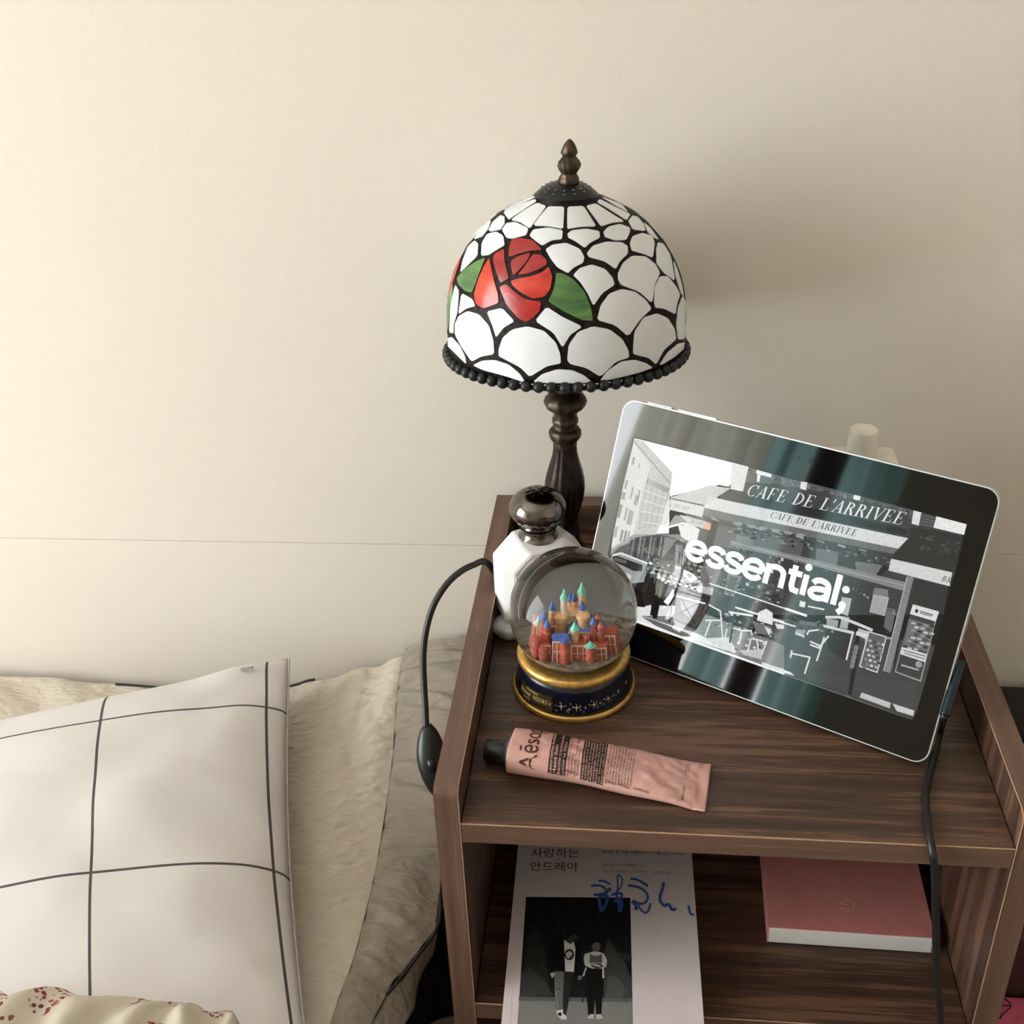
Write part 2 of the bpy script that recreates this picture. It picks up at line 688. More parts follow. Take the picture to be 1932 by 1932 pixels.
def side_panel(x0):
    bm = bmesh.new()
    r = .007
    prof = [(0.0, FLOOR_Z), (0.0, NH - r)] + [(r - r * math.cos(a), NH - r + r * math.sin(a)) for a in (PI / 8, PI / 4, 3 * PI / 8, PI / 2)] + [(ND + NT_, NH), (ND + NT_, FLOOR_Z)]
    A = [bm.verts.new((x0, y, z)) for y, z in prof]
    B = [bm.verts.new((x0 + NT_, y, z)) for y, z in prof]
    bm.faces.new(A)
    bm.faces.new(B[::-1])
    n = len(prof)
    for i in range(n):
        j = (i + 1) % n
        f = bm.faces.new((A[i], B[i], B[j], A[j]))
        f.material_index = 1 if i == 0 else (2 if i < 7 else 0)
        if 1 <= i <= 3:
            f.material_index = 1
    bmesh.ops.recalc_face_normals(bm, faces=bm.faces)
    return obj('side_panel', bm, [M['wood_z'], M['edge_z'], M['edge_y']], stand)


side_panel(-NT_)
side_panel(NW)
bm = bx((0, ND, FLOOR_Z), (NW, ND + NT_, NH), .0006)
for f in bm.faces:
    f.material_index = 1 if f.normal.z > .5 else 0
obj('back_panel', bm, [M['wood_x'], M['edge_x']], stand)


def shelf(z, name):
    bm = bx((0.0006, 0, z - NS), (NW - .0006, ND, z), .0005)
    for f in bm.faces:
        f.material_index = 1 if f.normal.y < -.5 else 0
    o = obj(name, bm, [M['wood_x'], M['edge_x']], stand)
    bm = bx((0.0006, -.0003, z - .0005), (NW - .0006, .0004, z + .0003))
    obj('edge_line', bm, M['edge_line'], o)
    return o


shelf(0, 'top_shelf')
shelf(LOW, 'lower_shelf')
shelf(-.44, 'bottom_shelf')
for x in (0, NW):
    bm = bmesh.new()
    tube(bm, [(x, -.0001, FLOOR_Z + .001), (x, -.0001, NH - .007), (x, .002, NH - .002), (x, .007, NH), (x, .28, NH)], .0004 if x else .00025, 4)
    obj('edge_line', bm, M['edge_line'], stand)

# ================================================================ THE STAINED-GLASS LAMP
LX, LY = 0.0555, 0.310
lamp = root('table_lamp', 'stained-glass table lamp with white scale-pattern dome shade and red rose', 'lamp', (LX, LY, 0))


def axis_at(py, px=None):
    """height on the lamp axis seen at pixel row py"""
    return ony(1066, py, LY).z


LEAN = 0.020
TILT_K = 0.095        # the shade sits a little tilted, its near rim higher


def lean(bm, z0=0.02):
    for v in bm.verts:
        v.co.x += LEAN * max(0, v.co.z - z0)
    return bm


def stem_prof(rows):
    out = []
    for py, half in rows:
        a, b = ony(1066 - half, py, LY), ony(1066 + half, py, LY)
        out.append(((b.x - a.x) / 2, (a.z + b.z) / 2))
    return out[::-1]


flute = lambda a, r, z: r * (1 + .055 * abs(math.sin(5 * a)) - .03)
facet = lambda a, r, z: r * (1 + .02 * math.cos(10 * a))
sp = stem_prof([(838, 22), (846, 22.5), (858, 24), (872, 28), (888, 33), (904, 37), (920, 38), (936, 36), (950, 32), (964, 27.5), (978, 25)])
bm = bmesh.new()
zlow = sp[0][1]
lathe(bm, [(.036, .020), (.030, .026), (.020, .034), (.0145, .044), (.0125, zlow - .004)] + sp, (LX, LY, 0), 80, rf=flute)
lean(bm)
st = obj('stem', bm, M['bronze'], lamp, angle=50)
bm = bmesh.new()
lathe(bm, stem_prof([(737, 20), (741, 28), (748, 37), (756, 40.5), (764, 38), (770, 30), (773, 24), (776, 22), (786, 22), (788, 24), (793, 24.5), (797, 24), (799, 21.5), (806, 22), (808, 27), (812, 30), (818, 30.5), (824, 29), (828, 25), (831, 22), (839, 22)]), (LX, LY, 0), 60, rf=facet)
lean(bm)
obj('collar', bm, M['bronze_brown'], lamp, angle=40)
zt_ = axis_at(739)
bm = bmesh.new()
lathe(bm, [(.0085, zt_ - .004), (.0085, zt_ + .012), (.0125, zt_ + .014), (.0135, zt_ + .030), (.0125, zt_ + .052), (.004, zt_ + .054), (.003, zt_ + .06), (.003, axis_at(368) + .002)], (LX, LY, 0), 32)
lean(bm)
obj('socket', bm, M['bronze'], lamp, angle=40)
# foot: round base with a scrolled relief
bm = bmesh.new()
relief = lambda a, r, z: r * (1 + (.03 * math.sin(8 * a + 60 * z) + .018 * math.sin(21 * a)) * (1 if .006 < z < .024 else 0))
lathe(bm, [(.050, 0), (.054, .002), (.054, .005), (.051, .008), (.049, .011), (.0475, .014), (.044, .018), (.038, .022), (.033, .025), (.026, .029), (0, .030)], (LX, LY, 0), 96, rf=relief)
obj('base', bm, M['bronze'], lamp, angle=45)

# dome shade
Z_RIM = ony(834, 652, LY).z
R_RIM = 0.0970
Z_CAP = ony(1069, 368, LY).z
HD = Z_CAP - Z_RIM
SX = 0.0600
PROFILE = [(0.0, 1.0), (.08, 1.003), (.2, 1.0), (.35, .985), (.5, .935), (.62, .862), (.74, .755), (.84, .625), (.92, .47), (1.0, .245)]


def dome_r(s):
    s = min(max(s, 0), 1)
    for (a, ra), (b, rb) in zip(PROFILE[:-1], PROFILE[1:]):
        if s <= b:
            # smooth between the samples
            i = PROFILE.index((a, ra))
            p0 = PROFILE[max(i - 1, 0)]
            p3 = PROFILE[min(i + 2, len(PROFILE) - 1)]
            t = (s - a) / (b - a)
            m1 = (rb - p0[1]) / (b - p0[0]) * (b - a)
            m2 = (p3[1] - ra) / (p3[0] - a) * (b - a)
            return R_RIM * ((2 * t ** 3 - 3 * t * t + 1) * ra + (t ** 3 - 2 * t * t + t) * m1 + (3 * t * t - 2 * t ** 3) * rb + (t ** 3 - t * t) * m2)
    return R_RIM * PROFILE[-1][1]


def dome_c(z):
    return Vector((SX + .012 * (z - Z_RIM), LY, z))


def unt(p):
    """undo the tilt of the shade"""
    return (p[0], p[1], p[2] - TILT_K * (LY - p[1]))


def tlt(v):
    return Vector((v.x, v.y, v.z + TILT_K * (LY - v.y)))


def dome_hit(px, py):
    """where the sight line through a pixel meets the shade (as angle and height), None outside"""
    d = ray(px, py)
    t = 0.55
    prev = None
    while t < 1.35:
        p = unt(CAM + d * t)
        s = (p[2] - Z_RIM) / HD
        if -.02 <= s <= 1.02:
            c = dome_c(p[2])
            g = math.hypot(p[0] - c.x, p[1] - c.y) - dome_r(s)
            if g < 0:
                if prev is not None and prev[1] > 0:
                    lo_t, hi_t = prev[0], t
                    for _ in range(14):
                        mid = (lo_t + hi_t) / 2
                        p = unt(CAM + d * mid)
                        c = dome_c(p[2])
                        if math.hypot(p[0] - c.x, p[1] - c.y) < dome_r((p[2] - Z_RIM) / HD):
                            hi_t = mid
                        else:
                            lo_t = mid
                    p = unt(CAM + d * hi_t)
                c = dome_c(p[2])
                return math.atan2(p[1] - c.y, p[0] - c.x), p[2]
            prev = (t, g)
        else:
            prev = None
        t += .004
    return None


def dome_pt(a, z, off=0.0):
    s = (z - Z_RIM) / HD
    c = dome_c(z)
    r = dome_r(s)
    dr = (dome_r(min(s + .02, 1)) - dome_r(max(s - .02, 0))) / (HD * (min(s + .02, 1) - max(s - .02, 0)))
    nr, nz = 1 / math.hypot(1, dr), -dr / math.hypot(1, dr)
    return tlt(Vector((c.x + (r + off * nr) * math.cos(a), c.y + (r + off * nr) * math.sin(a), z + off * nz)))


shade_bm = bmesh.new()
NSEG, NR = 96, 22
rings = []
for j in range(NR + 1):
    z = Z_RIM + HD * j / NR
    rings.append([shade_bm.verts.new(dome_pt(2 * PI * k / NSEG, z)) for k in range(NSEG)])
for A, B in zip(rings[:-1], rings[1:]):
    for k in range(NSEG):
        shade_bm.faces.new((A[k], A[(k + 1) % NSEG], B[(k + 1) % NSEG], B[k]))
inner = bmesh.ops.solidify(shade_bm, geom=shade_bm.faces[:], thickness=.0016)
shade = obj('lamp_shade', shade_bm, M['lead'], lamp, smooth=True, label='dark lead web holding the glass pieces')


def chaikin(p, w=.2, n=1):
    for _ in range(n):
        q = []
        for i in range(len(p)):
            a, b = p[i], p[(i + 1) % len(p)]
            q.append(tuple(a[k] + (b[k] - a[k]) * w for k in range(2)))
            q.append(tuple(b[k] + (a[k] - b[k]) * w for k in range(2)))
        p = q
    return p


# outlines of the glass pieces, traced on an enlargement of the shade (540 px -> 1932)
PIECES = {
    'g_white': [
        [(600, 530), (735, 468), (750, 478), (540, 565)],
        [(540, 575), (650, 525), (750, 490), (760, 505), (665, 565), (575, 625), (555, 600)],
        [(590, 628), (680, 565), (765, 515), (825, 538), (770, 610), (715, 685), (650, 640)],
        [(740, 665), (790, 600), (840, 540), (945, 542), (942, 610), (938, 688), (840, 668)],
        [(968, 688), (968, 610), (970, 542), (1075, 538), (1115, 600), (1160, 672), (1060, 672)],
        [(1195, 670), (1145, 600), (1095, 535), (1160, 520), (1250, 580), (1350, 640), (1270, 645)],
        [(1365, 630), (1260, 560), (1170, 508), (1185, 490), (1290, 545), (1390, 590)],
        [(1195, 472), (1330, 525), (1375, 575), (1290, 530)],
        [(440, 695), (470, 640), (520, 598), (545, 610), (545, 650), (520, 690), (450, 705)],
        [(530, 695), (560, 652), (620, 645), (705, 685), (690, 730), (600, 752), (560, 748)],
        [(715, 735), (740, 695), (840, 682), (935, 700), (930, 758), (860, 765), (800, 800), (757, 770)],
        [(970, 722), (1000, 700), (1090, 690), (1180, 705), (1185, 748), (1120, 780), (1085, 815), (1025, 770), (975, 745)],
        [(1212, 708), (1245, 675), (1320, 658), (1385, 682), (1385, 712), (1362, 762), (1290, 765), (1222, 742)],
        [(1378, 635), (1405, 602), (1440, 610), (1480, 660), (1490, 703), (1410, 692)],
        [(340, 758), (385, 680), (425, 632), (455, 632), (435, 690), (395, 738)],
        [(1480, 645), (1530, 690), (1580, 760), (1550, 748), (1510, 710)],
        [(390, 868), (395, 785), (430, 725), (490, 710), (535, 735), (545, 798), (480, 835), (440, 862)],
        [(250, 980), (265, 905), (300, 810), (345, 768), (368, 790), (362, 870), (290, 940)],
        [(822, 828), (870, 797), (960, 785), (1050, 825), (1080, 878), (1072, 915), (1005, 950), (972, 985), (900, 945), (858, 890)],
        [(1100, 852), (1140, 803), (1230, 777), (1330, 780), (1370, 805), (1372, 855), (1315, 910), (1292, 958), (1220, 905), (1115, 878)],
        [(1390, 785), (1405, 740), (1470, 718), (1535, 738), (1552, 785), (1540, 882), (1480, 855), (1402, 835)],
        [(1566, 825), (1576, 782), (1612, 790), (1660, 870), (1690, 1040), (1612, 980), (1568, 920)],
        [(1008, 1000), (1050, 955), (1130, 930), (1220, 960), (1270, 1020), (1283, 1065), (1200, 1120), (1142, 1205), (1105, 1120), (1055, 1045)],
        [(1308, 990), (1340, 920), (1400, 872), (1490, 875), (1555, 925), (1588, 985), (1552, 1060), (1535, 1188), (1450, 1110), (1330, 1065), (1312, 1030)],
        [(1552, 1180), (1555, 1080), (1588, 1010), (1640, 1008), (1695, 1075), (1722, 1130), (1700, 1200), (1692, 1262), (1615, 1222), (1560, 1218)],
        [(1682, 905), (1702, 950), (1735, 1060), (1750, 1150), (1728, 1115), (1692, 990)],
        [(1168, 1300), (1195, 1200), (1250, 1125), (1330, 1095), (1420, 1112), (1490, 1165), (1532, 1225), (1460, 1290), (1375, 1410), (1290, 1335)],
        [(1412, 1490), (1420, 1380), (1480, 1285), (1570, 1258), (1640, 1290), (1685, 1360), (1697, 1430), (1615, 1500), (1562, 1600), (1515, 1555), (1412, 1530)],
        [(1712, 1430), (1700, 1330), (1712, 1220), (1740, 1140), (1768, 1190), (1768, 1300), (1752, 1430)],
        [(215, 1330), (240, 1275), (300, 1242), (375, 1265), (440, 1340), (470, 1440), (475, 1530), (390, 1545), (325, 1580), (265, 1490), (215, 1400)],
        [(508, 1500), (535, 1420), (600, 1365), (700, 1345), (810, 1375), (890, 1455), (918, 1530), (922, 1592), (830, 1610), (715, 1682), (655, 1620), (540, 1560), (510, 1545)],
        [(968, 1570), (978, 1470), (1040, 1382), (1140, 1345), (1250, 1365), (1335, 1430), (1375, 1505), (1380, 1552), (1290, 1582), (1190, 1682), (1095, 1622), (990, 1597)],
        [(428, 1245), (530, 1222), (612, 1310), (540, 1350), (490, 1418), (468, 1340)],
        [(752, 1308), (830, 1213), (930, 1280), (1068, 1345), (985, 1400), (935, 1485), (875, 1385)],
        [(258, 1122), (330, 1162), (348, 1208), (290, 1222), (238, 1262)],
        [(215, 1065), (240, 1110), (228, 1250), (205, 1330), (203, 1390), (175, 1382), (185, 1200)],
        [(148, 1432), (190, 1415), (245, 1475), (282, 1550), (288, 1597), (220, 1530), (160, 1472)],
        [(335, 1605), (400, 1575), (480, 1572), (570, 1600), (645, 1660), (688, 1725), (560, 1680), (400, 1637)],
        [(738, 1718), (800, 1665), (900, 1635), (1000, 1640), (1080, 1675), (1130, 1718), (1040, 1728), (950, 1724), (850, 1726)],
        [(1187, 1715), (1240, 1642), (1330, 1582), (1420, 1570), (1490, 1590), (1540, 1622), (1450, 1655), (1300, 1692)],
        [(1588, 1602), (1640, 1522), (1710, 1462), (1762, 1453), (1757, 1490), (1690, 1547), (1610, 1597)]],
    'g_green': [
        [(226, 1020), (280, 960), (350, 910), (418, 882), (385, 960), (350, 1060), (325, 1117), (280, 1105), (240, 1065)],
        [(893, 985), (940, 990), (1010, 1030), (1080, 1110), (1120, 1200), (1140, 1307), (1060, 1300), (940, 1240), (838, 1175), (868, 1120), (888, 1050)],
        [(150, 1185), (200, 1050), (195, 1150), (163, 1385), (138, 1380)]],
    'g_red': [
        [(595, 760), (660, 752), (730, 765), (775, 805), (795, 832), (720, 835), (640, 855), (575, 880), (578, 810)],
        [(478, 860), (543, 822), (545, 900), (570, 1000), (573, 1022), (518, 1052), (488, 970), (470, 900)],
        [(590, 905), (640, 872), (722, 850), (700, 900), (640, 972), (605, 1002), (592, 950)],
        [(735, 860), (790, 862), (828, 900), (828, 930), (780, 960), (700, 990), (635, 998), (690, 930)],
        [(512, 1080), (558, 1060), (610, 1110), (680, 1162), (793, 1180), (780, 1240), (738, 1285), (690, 1314), (640, 1290), (560, 1200)],
        [(240, 895), (255, 880), (230, 960), (190, 1080), (150, 1170), (170, 1060), (210, 960)]],
    'g_orange': [
        [(588, 1040), (640, 1022), (720, 1010), (800, 980), (842, 943), (866, 1010), (852, 1095), (810, 1145), (740, 1157), (660, 1120), (600, 1068)],
        [(442, 885), (458, 960), (478, 1050), (500, 1120), (506, 1187), (400, 1224), (350, 1185), (343, 1120), (370, 1030), (408, 940)]],
}


def hit_near(px, py):
    for k in range(60):
        h = dome_hit(px, py)
        if h:
            return h
        px += (1067 - px) * .012
        py += (560 - py) * .006
    return None


def dense(p, step=26):
    q = []
    for i in range(len(p)):
        a, b = p[i], p[(i + 1) % len(p)]
        n = max(1, int(math.hypot(b[0] - a[0], b[1] - a[1]) / step))
        for k in range(n):
            q.append((a[0] + (b[0] - a[0]) * k / n, a[1] + (b[1] - a[1]) * k / n))
    return q


def glass_mesh(hs, ca, cz, mk, label):
    bm = bmesh.new()
    n = len(hs)
    outer0 = [bm.verts.new(dome_pt(a, z, -.0004)) for a, z in hs]
    ring = [bm.verts.new(dome_pt(a, z, .0007)) for a, z in hs]
    for k in range(n):
        bm.faces.new((outer0[k], outer0[(k + 1) % n], ring[(k + 1) % n], ring[k]))
    prev = ring
    for tt in (.66, .33):
        nx = [bm.verts.new(dome_pt(ca + (a - ca) * tt, cz + (z - cz) * tt, .0009)) for a, z in hs]
        for k in range(n):
            bm.faces.new((prev[k], prev[(k + 1) % n], nx[(k + 1) % n], nx[k]))
        prev = nx
    cv = bm.verts.new(dome_pt(ca, cz, .0009))
    for k in range(n):
        bm.faces.new((prev[k], prev[(k + 1) % n], cv))
    bmesh.ops.recalc_face_normals(bm, faces=bm.faces)
    o = obj('glass_piece', bm, M[mk], shade, angle=35)
    if label:
        o['label'] = label
    return o


A_CAM = math.atan2(CAM[1] - LY, CAM[0] - SX)
GLABEL = {'g_white': None, 'g_red': 'red glass piece', 'g_orange': 'orange-red glass piece', 'g_green': 'green leaf glass piece'}
for mk, lst in PIECES.items():
    for pc in lst:
        mx_, my_ = sum(p[0] for p in pc) / len(pc), sum(p[1] for p in pc) / len(pc)
        grow = 2 if mk == 'g_white' else 1
        pc = [(x + (x - mx_) / (math.hypot(x - mx_, y - my_) + 1e-6) * grow, y + (y - my_) / (math.hypot(x - mx_, y - my_) + 1e-6) * grow) for x, y in pc]
        pts = [(800 + x * .27950, 240 + y * .27950) for x, y in dense(chaikin(pc, .12, 1), 45)]
        hs = [hit_near(*p) for p in pts]
        hs = [((h[0] - A_CAM + PI) % (2 * PI) - PI + A_CAM, h[1]) for h in hs if h]
        if len(hs) < 4:
            continue
        ca, cz = sum(h[0] for h in hs) / len(hs), sum(h[1] for h in hs) / len(hs)
        glass_mesh(hs, ca, cz, mk, GLABEL[mk])
        if abs(ca - A_CAM) < 1.2:      # the far side repeats the same pieces, half way round
            glass_mesh([(a + PI, z) for a, z in hs], ca + PI, cz, mk, None)
# plain panes that close the two flanks of the shade between the traced front and its repeat
for side in (-1, 1):
    am = A_CAM + side * 1.675
    for r_, (s0, s1) in enumerate(((.03, .13), (.16, .34), (.37, .53), (.56, .69), (.72, .82))):
        hw_ = .135
        z0_, z1_ = Z_RIM + HD * s0, Z_RIM + HD * s1
        hs = [(am - hw_, z0_), (am, z0_), (am + hw_, z0_), (am + hw_, (z0_ + z1_) / 2), (am + hw_ * .75, z1_ - .002), (am, z1_), (am - hw_ * .75, z1_ - .002), (am - hw_, (z0_ + z1_) / 2)]
        glass_mesh(hs, am, (z0_ + z1_) / 2, 'g_white', None)
# beads along the rim
bmb = bmesh.new()
bmesh.ops.create_uvsphere(bmb, u_segments=12, v_segments=8, radius=.0046)
bead_me = bpy.data.meshes.new('bead')
bmb.to_mesh(bead_me)
bmb.free()
bead_me.polygons.foreach_set('use_smooth', [True] * len(bead_me.polygons))
bead_me.materials.append(M['black_metal'])
NB = 62
for k in range(NB):
    a = 2 * PI * k / NB
    o = bpy.data.objects.new('bead', bead_me)
    o.parent = shade
    o.location = dome_pt(a, Z_RIM, .001) - Vector((LX, LY, 0)) + Vector((0, 0, -.002))
    COL.objects.link(o)
bm = bmesh.new()
tube(bm, [dome_pt(2 * PI * k / 90, Z_RIM, -.0005) + Vector((0, 0, -.0035)) for k in range(90)], .002, 6, closed=True)
obj('rim_wire', bm, M['black_metal'], shade, smooth=True)
# cap with vent holes, finial
CC = dome_c(Z_CAP)
bm = bmesh.new()
lathe(bm, [(.0248, -.0035), (.0256, -.0015), (.0250, .0004), (.0198, .005), (.0145, .0080), (.009, .0095), (0, .0098)], tuple(CC), 48)
cap = obj('cap', bm, M['black_metal'], lamp, angle=50)
bm = bmesh.new()
for k in range(14):
    for rr, zz, sz in ((.0190, .0057, .0009), (.0155, .0077, .0011)):
        a = 2 * PI * (k + (.5 if rr < .02 else 0)) / 14
        lathe(bm, [(sz, 0), (sz, .0004)], (CC.x + rr * math.cos(a), CC.y + rr * math.sin(a), CC.z + zz - .0002), 8)
obj('vent_holes', bm, plain('painted_vent_hole_light', (120, 118, 112), .7), cap)  # pale discs: light seen through the vent holes, put into their colour
fin = stem_prof([(262, .5), (265, 5), (272, 10), (280, 13.5), (288, 16), (291, 14), (294, 12), (298, 15), (304, 20), (311, 22), (318, 20), (325, 15.5), (329, 14.5), (334, 18), (339, 19.5), (344, 20), (349, 17), (353, 15)])
bm = bmesh.new()
lathe(bm, fin, (CC.x + .0022, LY, 0), 40, rf=lambda a, r, z: r * (1 + .05 * math.sin(9 * a + 300 * z)))
for v in bm.verts:
    v.co.x += .03 * (v.co.z - Z_CAP)
obj('finial', bm, M['bronze_brown'], lamp, angle=60)
# cord and in-line switch: from the foot over the left rim and down towards the bed
bm = bmesh.new()
cp = [(LX - .045, LY - .012, .006), (.0, .288, .012)] + [ony(px, py, y) for px, py, y in ((918, 1061, .262), (893, 1066, .255), (868, 1079, .247), (843, 1102, .238), (820, 1138, .228), (806, 1180, .220), (799, 1230, .210), (800, 1290, .198), (803, 1340, .186), (804, 1372, .178))]
tube(bm, catmull(cp, 8), .0029, 10)
cord = obj('cord', bm, M['cable'], lamp, smooth=True)
a, b = ony(806, 1366, .180), ony(824, 1500, .150)
bm = bmesh.new()
swp = [a + (b - a) * t for t in [i / 12 for i in range(13)]]
tube(bm, swp, lambda t: .0035 + .0095 * math.sin(PI * min(1, t * 1.02)) ** .7, 16, flat=.7)
sw = obj('switch', bm, M['black_plastic'], cord, smooth=True)
bm = bmesh.new()
c = (a + b) / 2
tube(bm, [c + Vector((0.000, -.0065, .006)), c + Vector((.002, -.0095, -.004))], .0035, 10)
obj('switch_slider', bm, M['black_plastic'], cord, smooth=True)
bm = bmesh.new()
tube(bm, catmull([b, b + Vector((.002, .0, -.05)), b + Vector((.004, .02, -.12)), b + Vector((0, .05, -.2))], 6), .0029, 8)
obj('lower_cord', bm, M['cable'], cord, smooth=True)
# ================================================================ THE TABLET
TB = Vector((.0686, .2206, .004))
TU = Vector((.8752, -.4837, 0))
TN0 = Vector((.4837, .8752, 0))
TL_ = math.radians(23.93)
TV = TN0 * math.sin(TL_) + Vector((0, 0, math.cos(TL_)))
TN = TU.cross(TV)                       # out of the screen
TW, TH, TT = .3035, .2086, .0085
tab_root = root('tablet', 'large tablet leaning on its kickstand, screen showing a street cafe photo', 'tablet', TB)


def tpt(u, v, n=0.0):
    return TB + TU * u + TV * v + TN * n


def rrect(w, h, r, n=6, inset=0.0):
    pts = []
    for cx, cy, a0 in ((w - r, r, -PI / 2), (w - r, h - r, 0), (r, h - r, PI / 2), (r, r, PI)):
        for k in range(n + 1):
            a = a0 + PI / 2 * k / n
            pts.append((cx + (r - inset) * math.cos(a), cy + (r - inset) * math.sin(a)))
    return pts


def slab(bm, pts, n0, n1, mi=0, bevel=0.0):
    A = [bm.verts.new(tpt(u, v, n0)) for u, v in pts]
    B = [bm.verts.new(tpt(u, v, n1)) for u, v in pts]
    bm.faces.new(A[::-1]).material_index = mi
    bm.faces.new(B).material_index = mi
    for i in range(len(pts)):
        j = (i + 1) % len(pts)
        bm.faces.new((A[i], A[j], B[j], B[i])).material_index = mi


bm = bmesh.new()
slab(bm, rrect(TW, TH, .011), -TT, 0)
obj('body', bm, M['silver'], tab_root, angle=40)
M['screen_glass'] = plain('black_screen_glass', (7, 8, 8), .035, 0, .0, ior=1.58)
bm = bmesh.new()
slab(bm, rrect(TW, TH, .011, inset=.0010), 0, .0006)
scr = obj('screen_glass', bm, M['screen_glass'], tab_root, angle=40)
# kickstand
bm = bmesh.new()
k0, k1 = .05, .25
foot = [tpt(k0, .085, -TT), tpt(k1, .085, -TT)]
base = [tpt(k1, 0, 0) + TN0 * .075, tpt(k0, 0, 0) + TN0 * .075]
for q in base:
    q.z = .001
vs = [bm.verts.new(p) for p in foot + base]
bm.faces.new(vs)
bmesh.ops.solidify(bm, geom=bm.faces[:], thickness=.0015)
obj('kickstand', bm, M['silver'], tab_root)
# camera dots, volume buttons
bm = bmesh.new()
for u, r in ((.1555, .0012), (.166, .0022), (.150, .0016)):
    vs = [bm.verts.new(tpt(u + r * math.cos(2 * PI * k / 14), .1955 + r * math.sin(2 * PI * k / 14), .0008)) for k in range(14)]
    bm.faces.new(vs)
obj('camera_lens', bm, plain('dark_lens', (28, 28, 34), .1), tab_root)
for u0, u1 in ((.020, .042), (.048, .082)):
    bm = bmesh.new()
    slab(bm, [(u0, TH - .0005), (u1, TH - .0005), (u1, TH + .0012), (u0, TH + .0012)], -.006, -.002)
    obj('button', bm, M['silver'], tab_root)
bm = bmesh.new()
slab(bm, [(-.0006, .125), (.0006, .125), (.0006, .165), (-.0006, .165)], -.006, -.001)
obj('speaker_slot', bm, M['black_plastic'], tab_root)

# the picture on the screen: a flat black-and-white street photograph with lettering


def tab_uv(px, py):
    p = onplane(px, py, TB, TN) - TB
    return p.dot(TU), p.dot(TV)


def scr_put(u, v, ly):
    u = min(max(u, .0155), .2875)
    v = min(max(v, .0300), .1795)
    return tpt(u, v, .0006 + .00003 * ly)


P = Print(scr_put)
S0, S1, T0, T1 = .0155, .2875, .0300, .1795


def z2(crop, x, y):
    ox, oy, k = {'A': (1140, 800, .15528), 'B': (1380, 860, .24845), 'C': (1140, 1040, .17598), 'D': (1440, 1040, .20704), 'P': (0, 0, 1)}[crop]
    return tab_uv(ox + x * k, oy + y * k)


def tp(crop, pts, c, ly):
    P.poly([z2(crop, x, y) for x, y in pts], c, ly)


def tl(crop, pts, w, c, ly):
    P.line([z2(crop, x, y) for x, y in pts], w, c, ly)


# ground tone, sky, building front
P.poly([(S0, T0), (S1, T0), (S1, T1), (S0, T1)], 52, 0)
tp('A', [(370, 170), (1760, 520), (1690, 800), (1550, 770), (1400, 740), (800, 880), (790, 1330), (360, 1340), (90, 1500)], 236, 1)
tp('A', [(370, 170), (480, 210), (830, 590), (800, 860), (740, 1030), (640, 1340), (90, 1520), (230, 760)], 176, 2)
tp('A', [(370, 235), (570, 500), (480, 800), (360, 1340), (90, 1500), (120, 1300), (300, 500)], 196, 3)
tl('A', [(375, 215), (800, 720)], .0009, 120, 4)
random.seed(11)
for (x, y, w, h) in ((355, 400, 26, 90), (430, 470, 14, 60), (270, 680, 26, 100), (230, 820, 40, 90), (345, 760, 22, 150), (385, 860, 45, 120), (430, 800, 16, 130), (190, 970, 40, 160), (270, 1010, 26, 160), (310, 1040, 40, 170), (350, 1060, 18, 170), (140, 1240, 36, 130), (215, 1280, 30, 140), (260, 1290, 30, 140), (300, 1300, 22, 130)):
    tp('A', [(x, y), (x + w, y + w * .35), (x + w - h * .22, y + h + w * .35), (x - h * .22, y + h)], random.choice((112, 130, 142)), 5)
for k in range(16):
    x = 480 + k * 22
    tl('A', [(x + 40, 700 + k * 12), (x - 60, 1280 - k * 4)], .0007, 150 + (k % 3) * 14, 5)
for k in range(14):
    x = 540 + k * 19
    tl('A', [(x, 660 + k * 9), (x - 16, 720 + k * 9)], .0012, 118 + (k * 37) % 40, 6)
for k in range(4):
    tl('A', [(470, 800 + k * 130), (760, 900 + k * 110)], .0006, 210, 6)
# street depth and crowd of cars under the far awnings
tp('A', [(360, 1340), (1290, 1340), (1180, 1930), (60, 1930), (90, 1520)], 96, 2)
tp('A', [(320, 1380), (640, 1345), (740, 1360), (690, 1700), (480, 1720), (310, 1560)], 84, 3)
for k in range(9):
    x = 370 + k * 42
    tl('A', [(x, 1380 - (k % 3) * 6), (x - 40, 1600 + (k % 2) * 30)], .0013, (126, 60, 148)[k % 3], 4)
tp('A', [(740, 1370), (860, 1400), (850, 1460), (700, 1640)], 140, 4)
tp('A', [(870, 1460), (960, 1480), (940, 1760), (860, 1750)], 150, 4)
tp('A', [(900, 1230), (1060, 1220), (1170, 1280), (1170, 1410), (1060, 1440), (940, 1370)], 214, 4)
tp('A', [(860, 1110), (1210, 1120), (1190, 1250), (960, 1210), (760, 1260), (830, 1160)], 128, 3)
tl('A', [(760, 1260), (960, 1205), (1050, 1225)], .0016, 230, 5)
tp('A', [(1010, 1400), (1180, 1420), (1160, 1700), (1020, 1660)], 104, 3)
for k in range(10):
    tl('A', [(900 + k * 26, 1480 + (k * 53) % 60), (880 + k * 26, 1620 + (k * 71) % 120)], .001, (170, 60, 120, 200)[k % 4], 5)
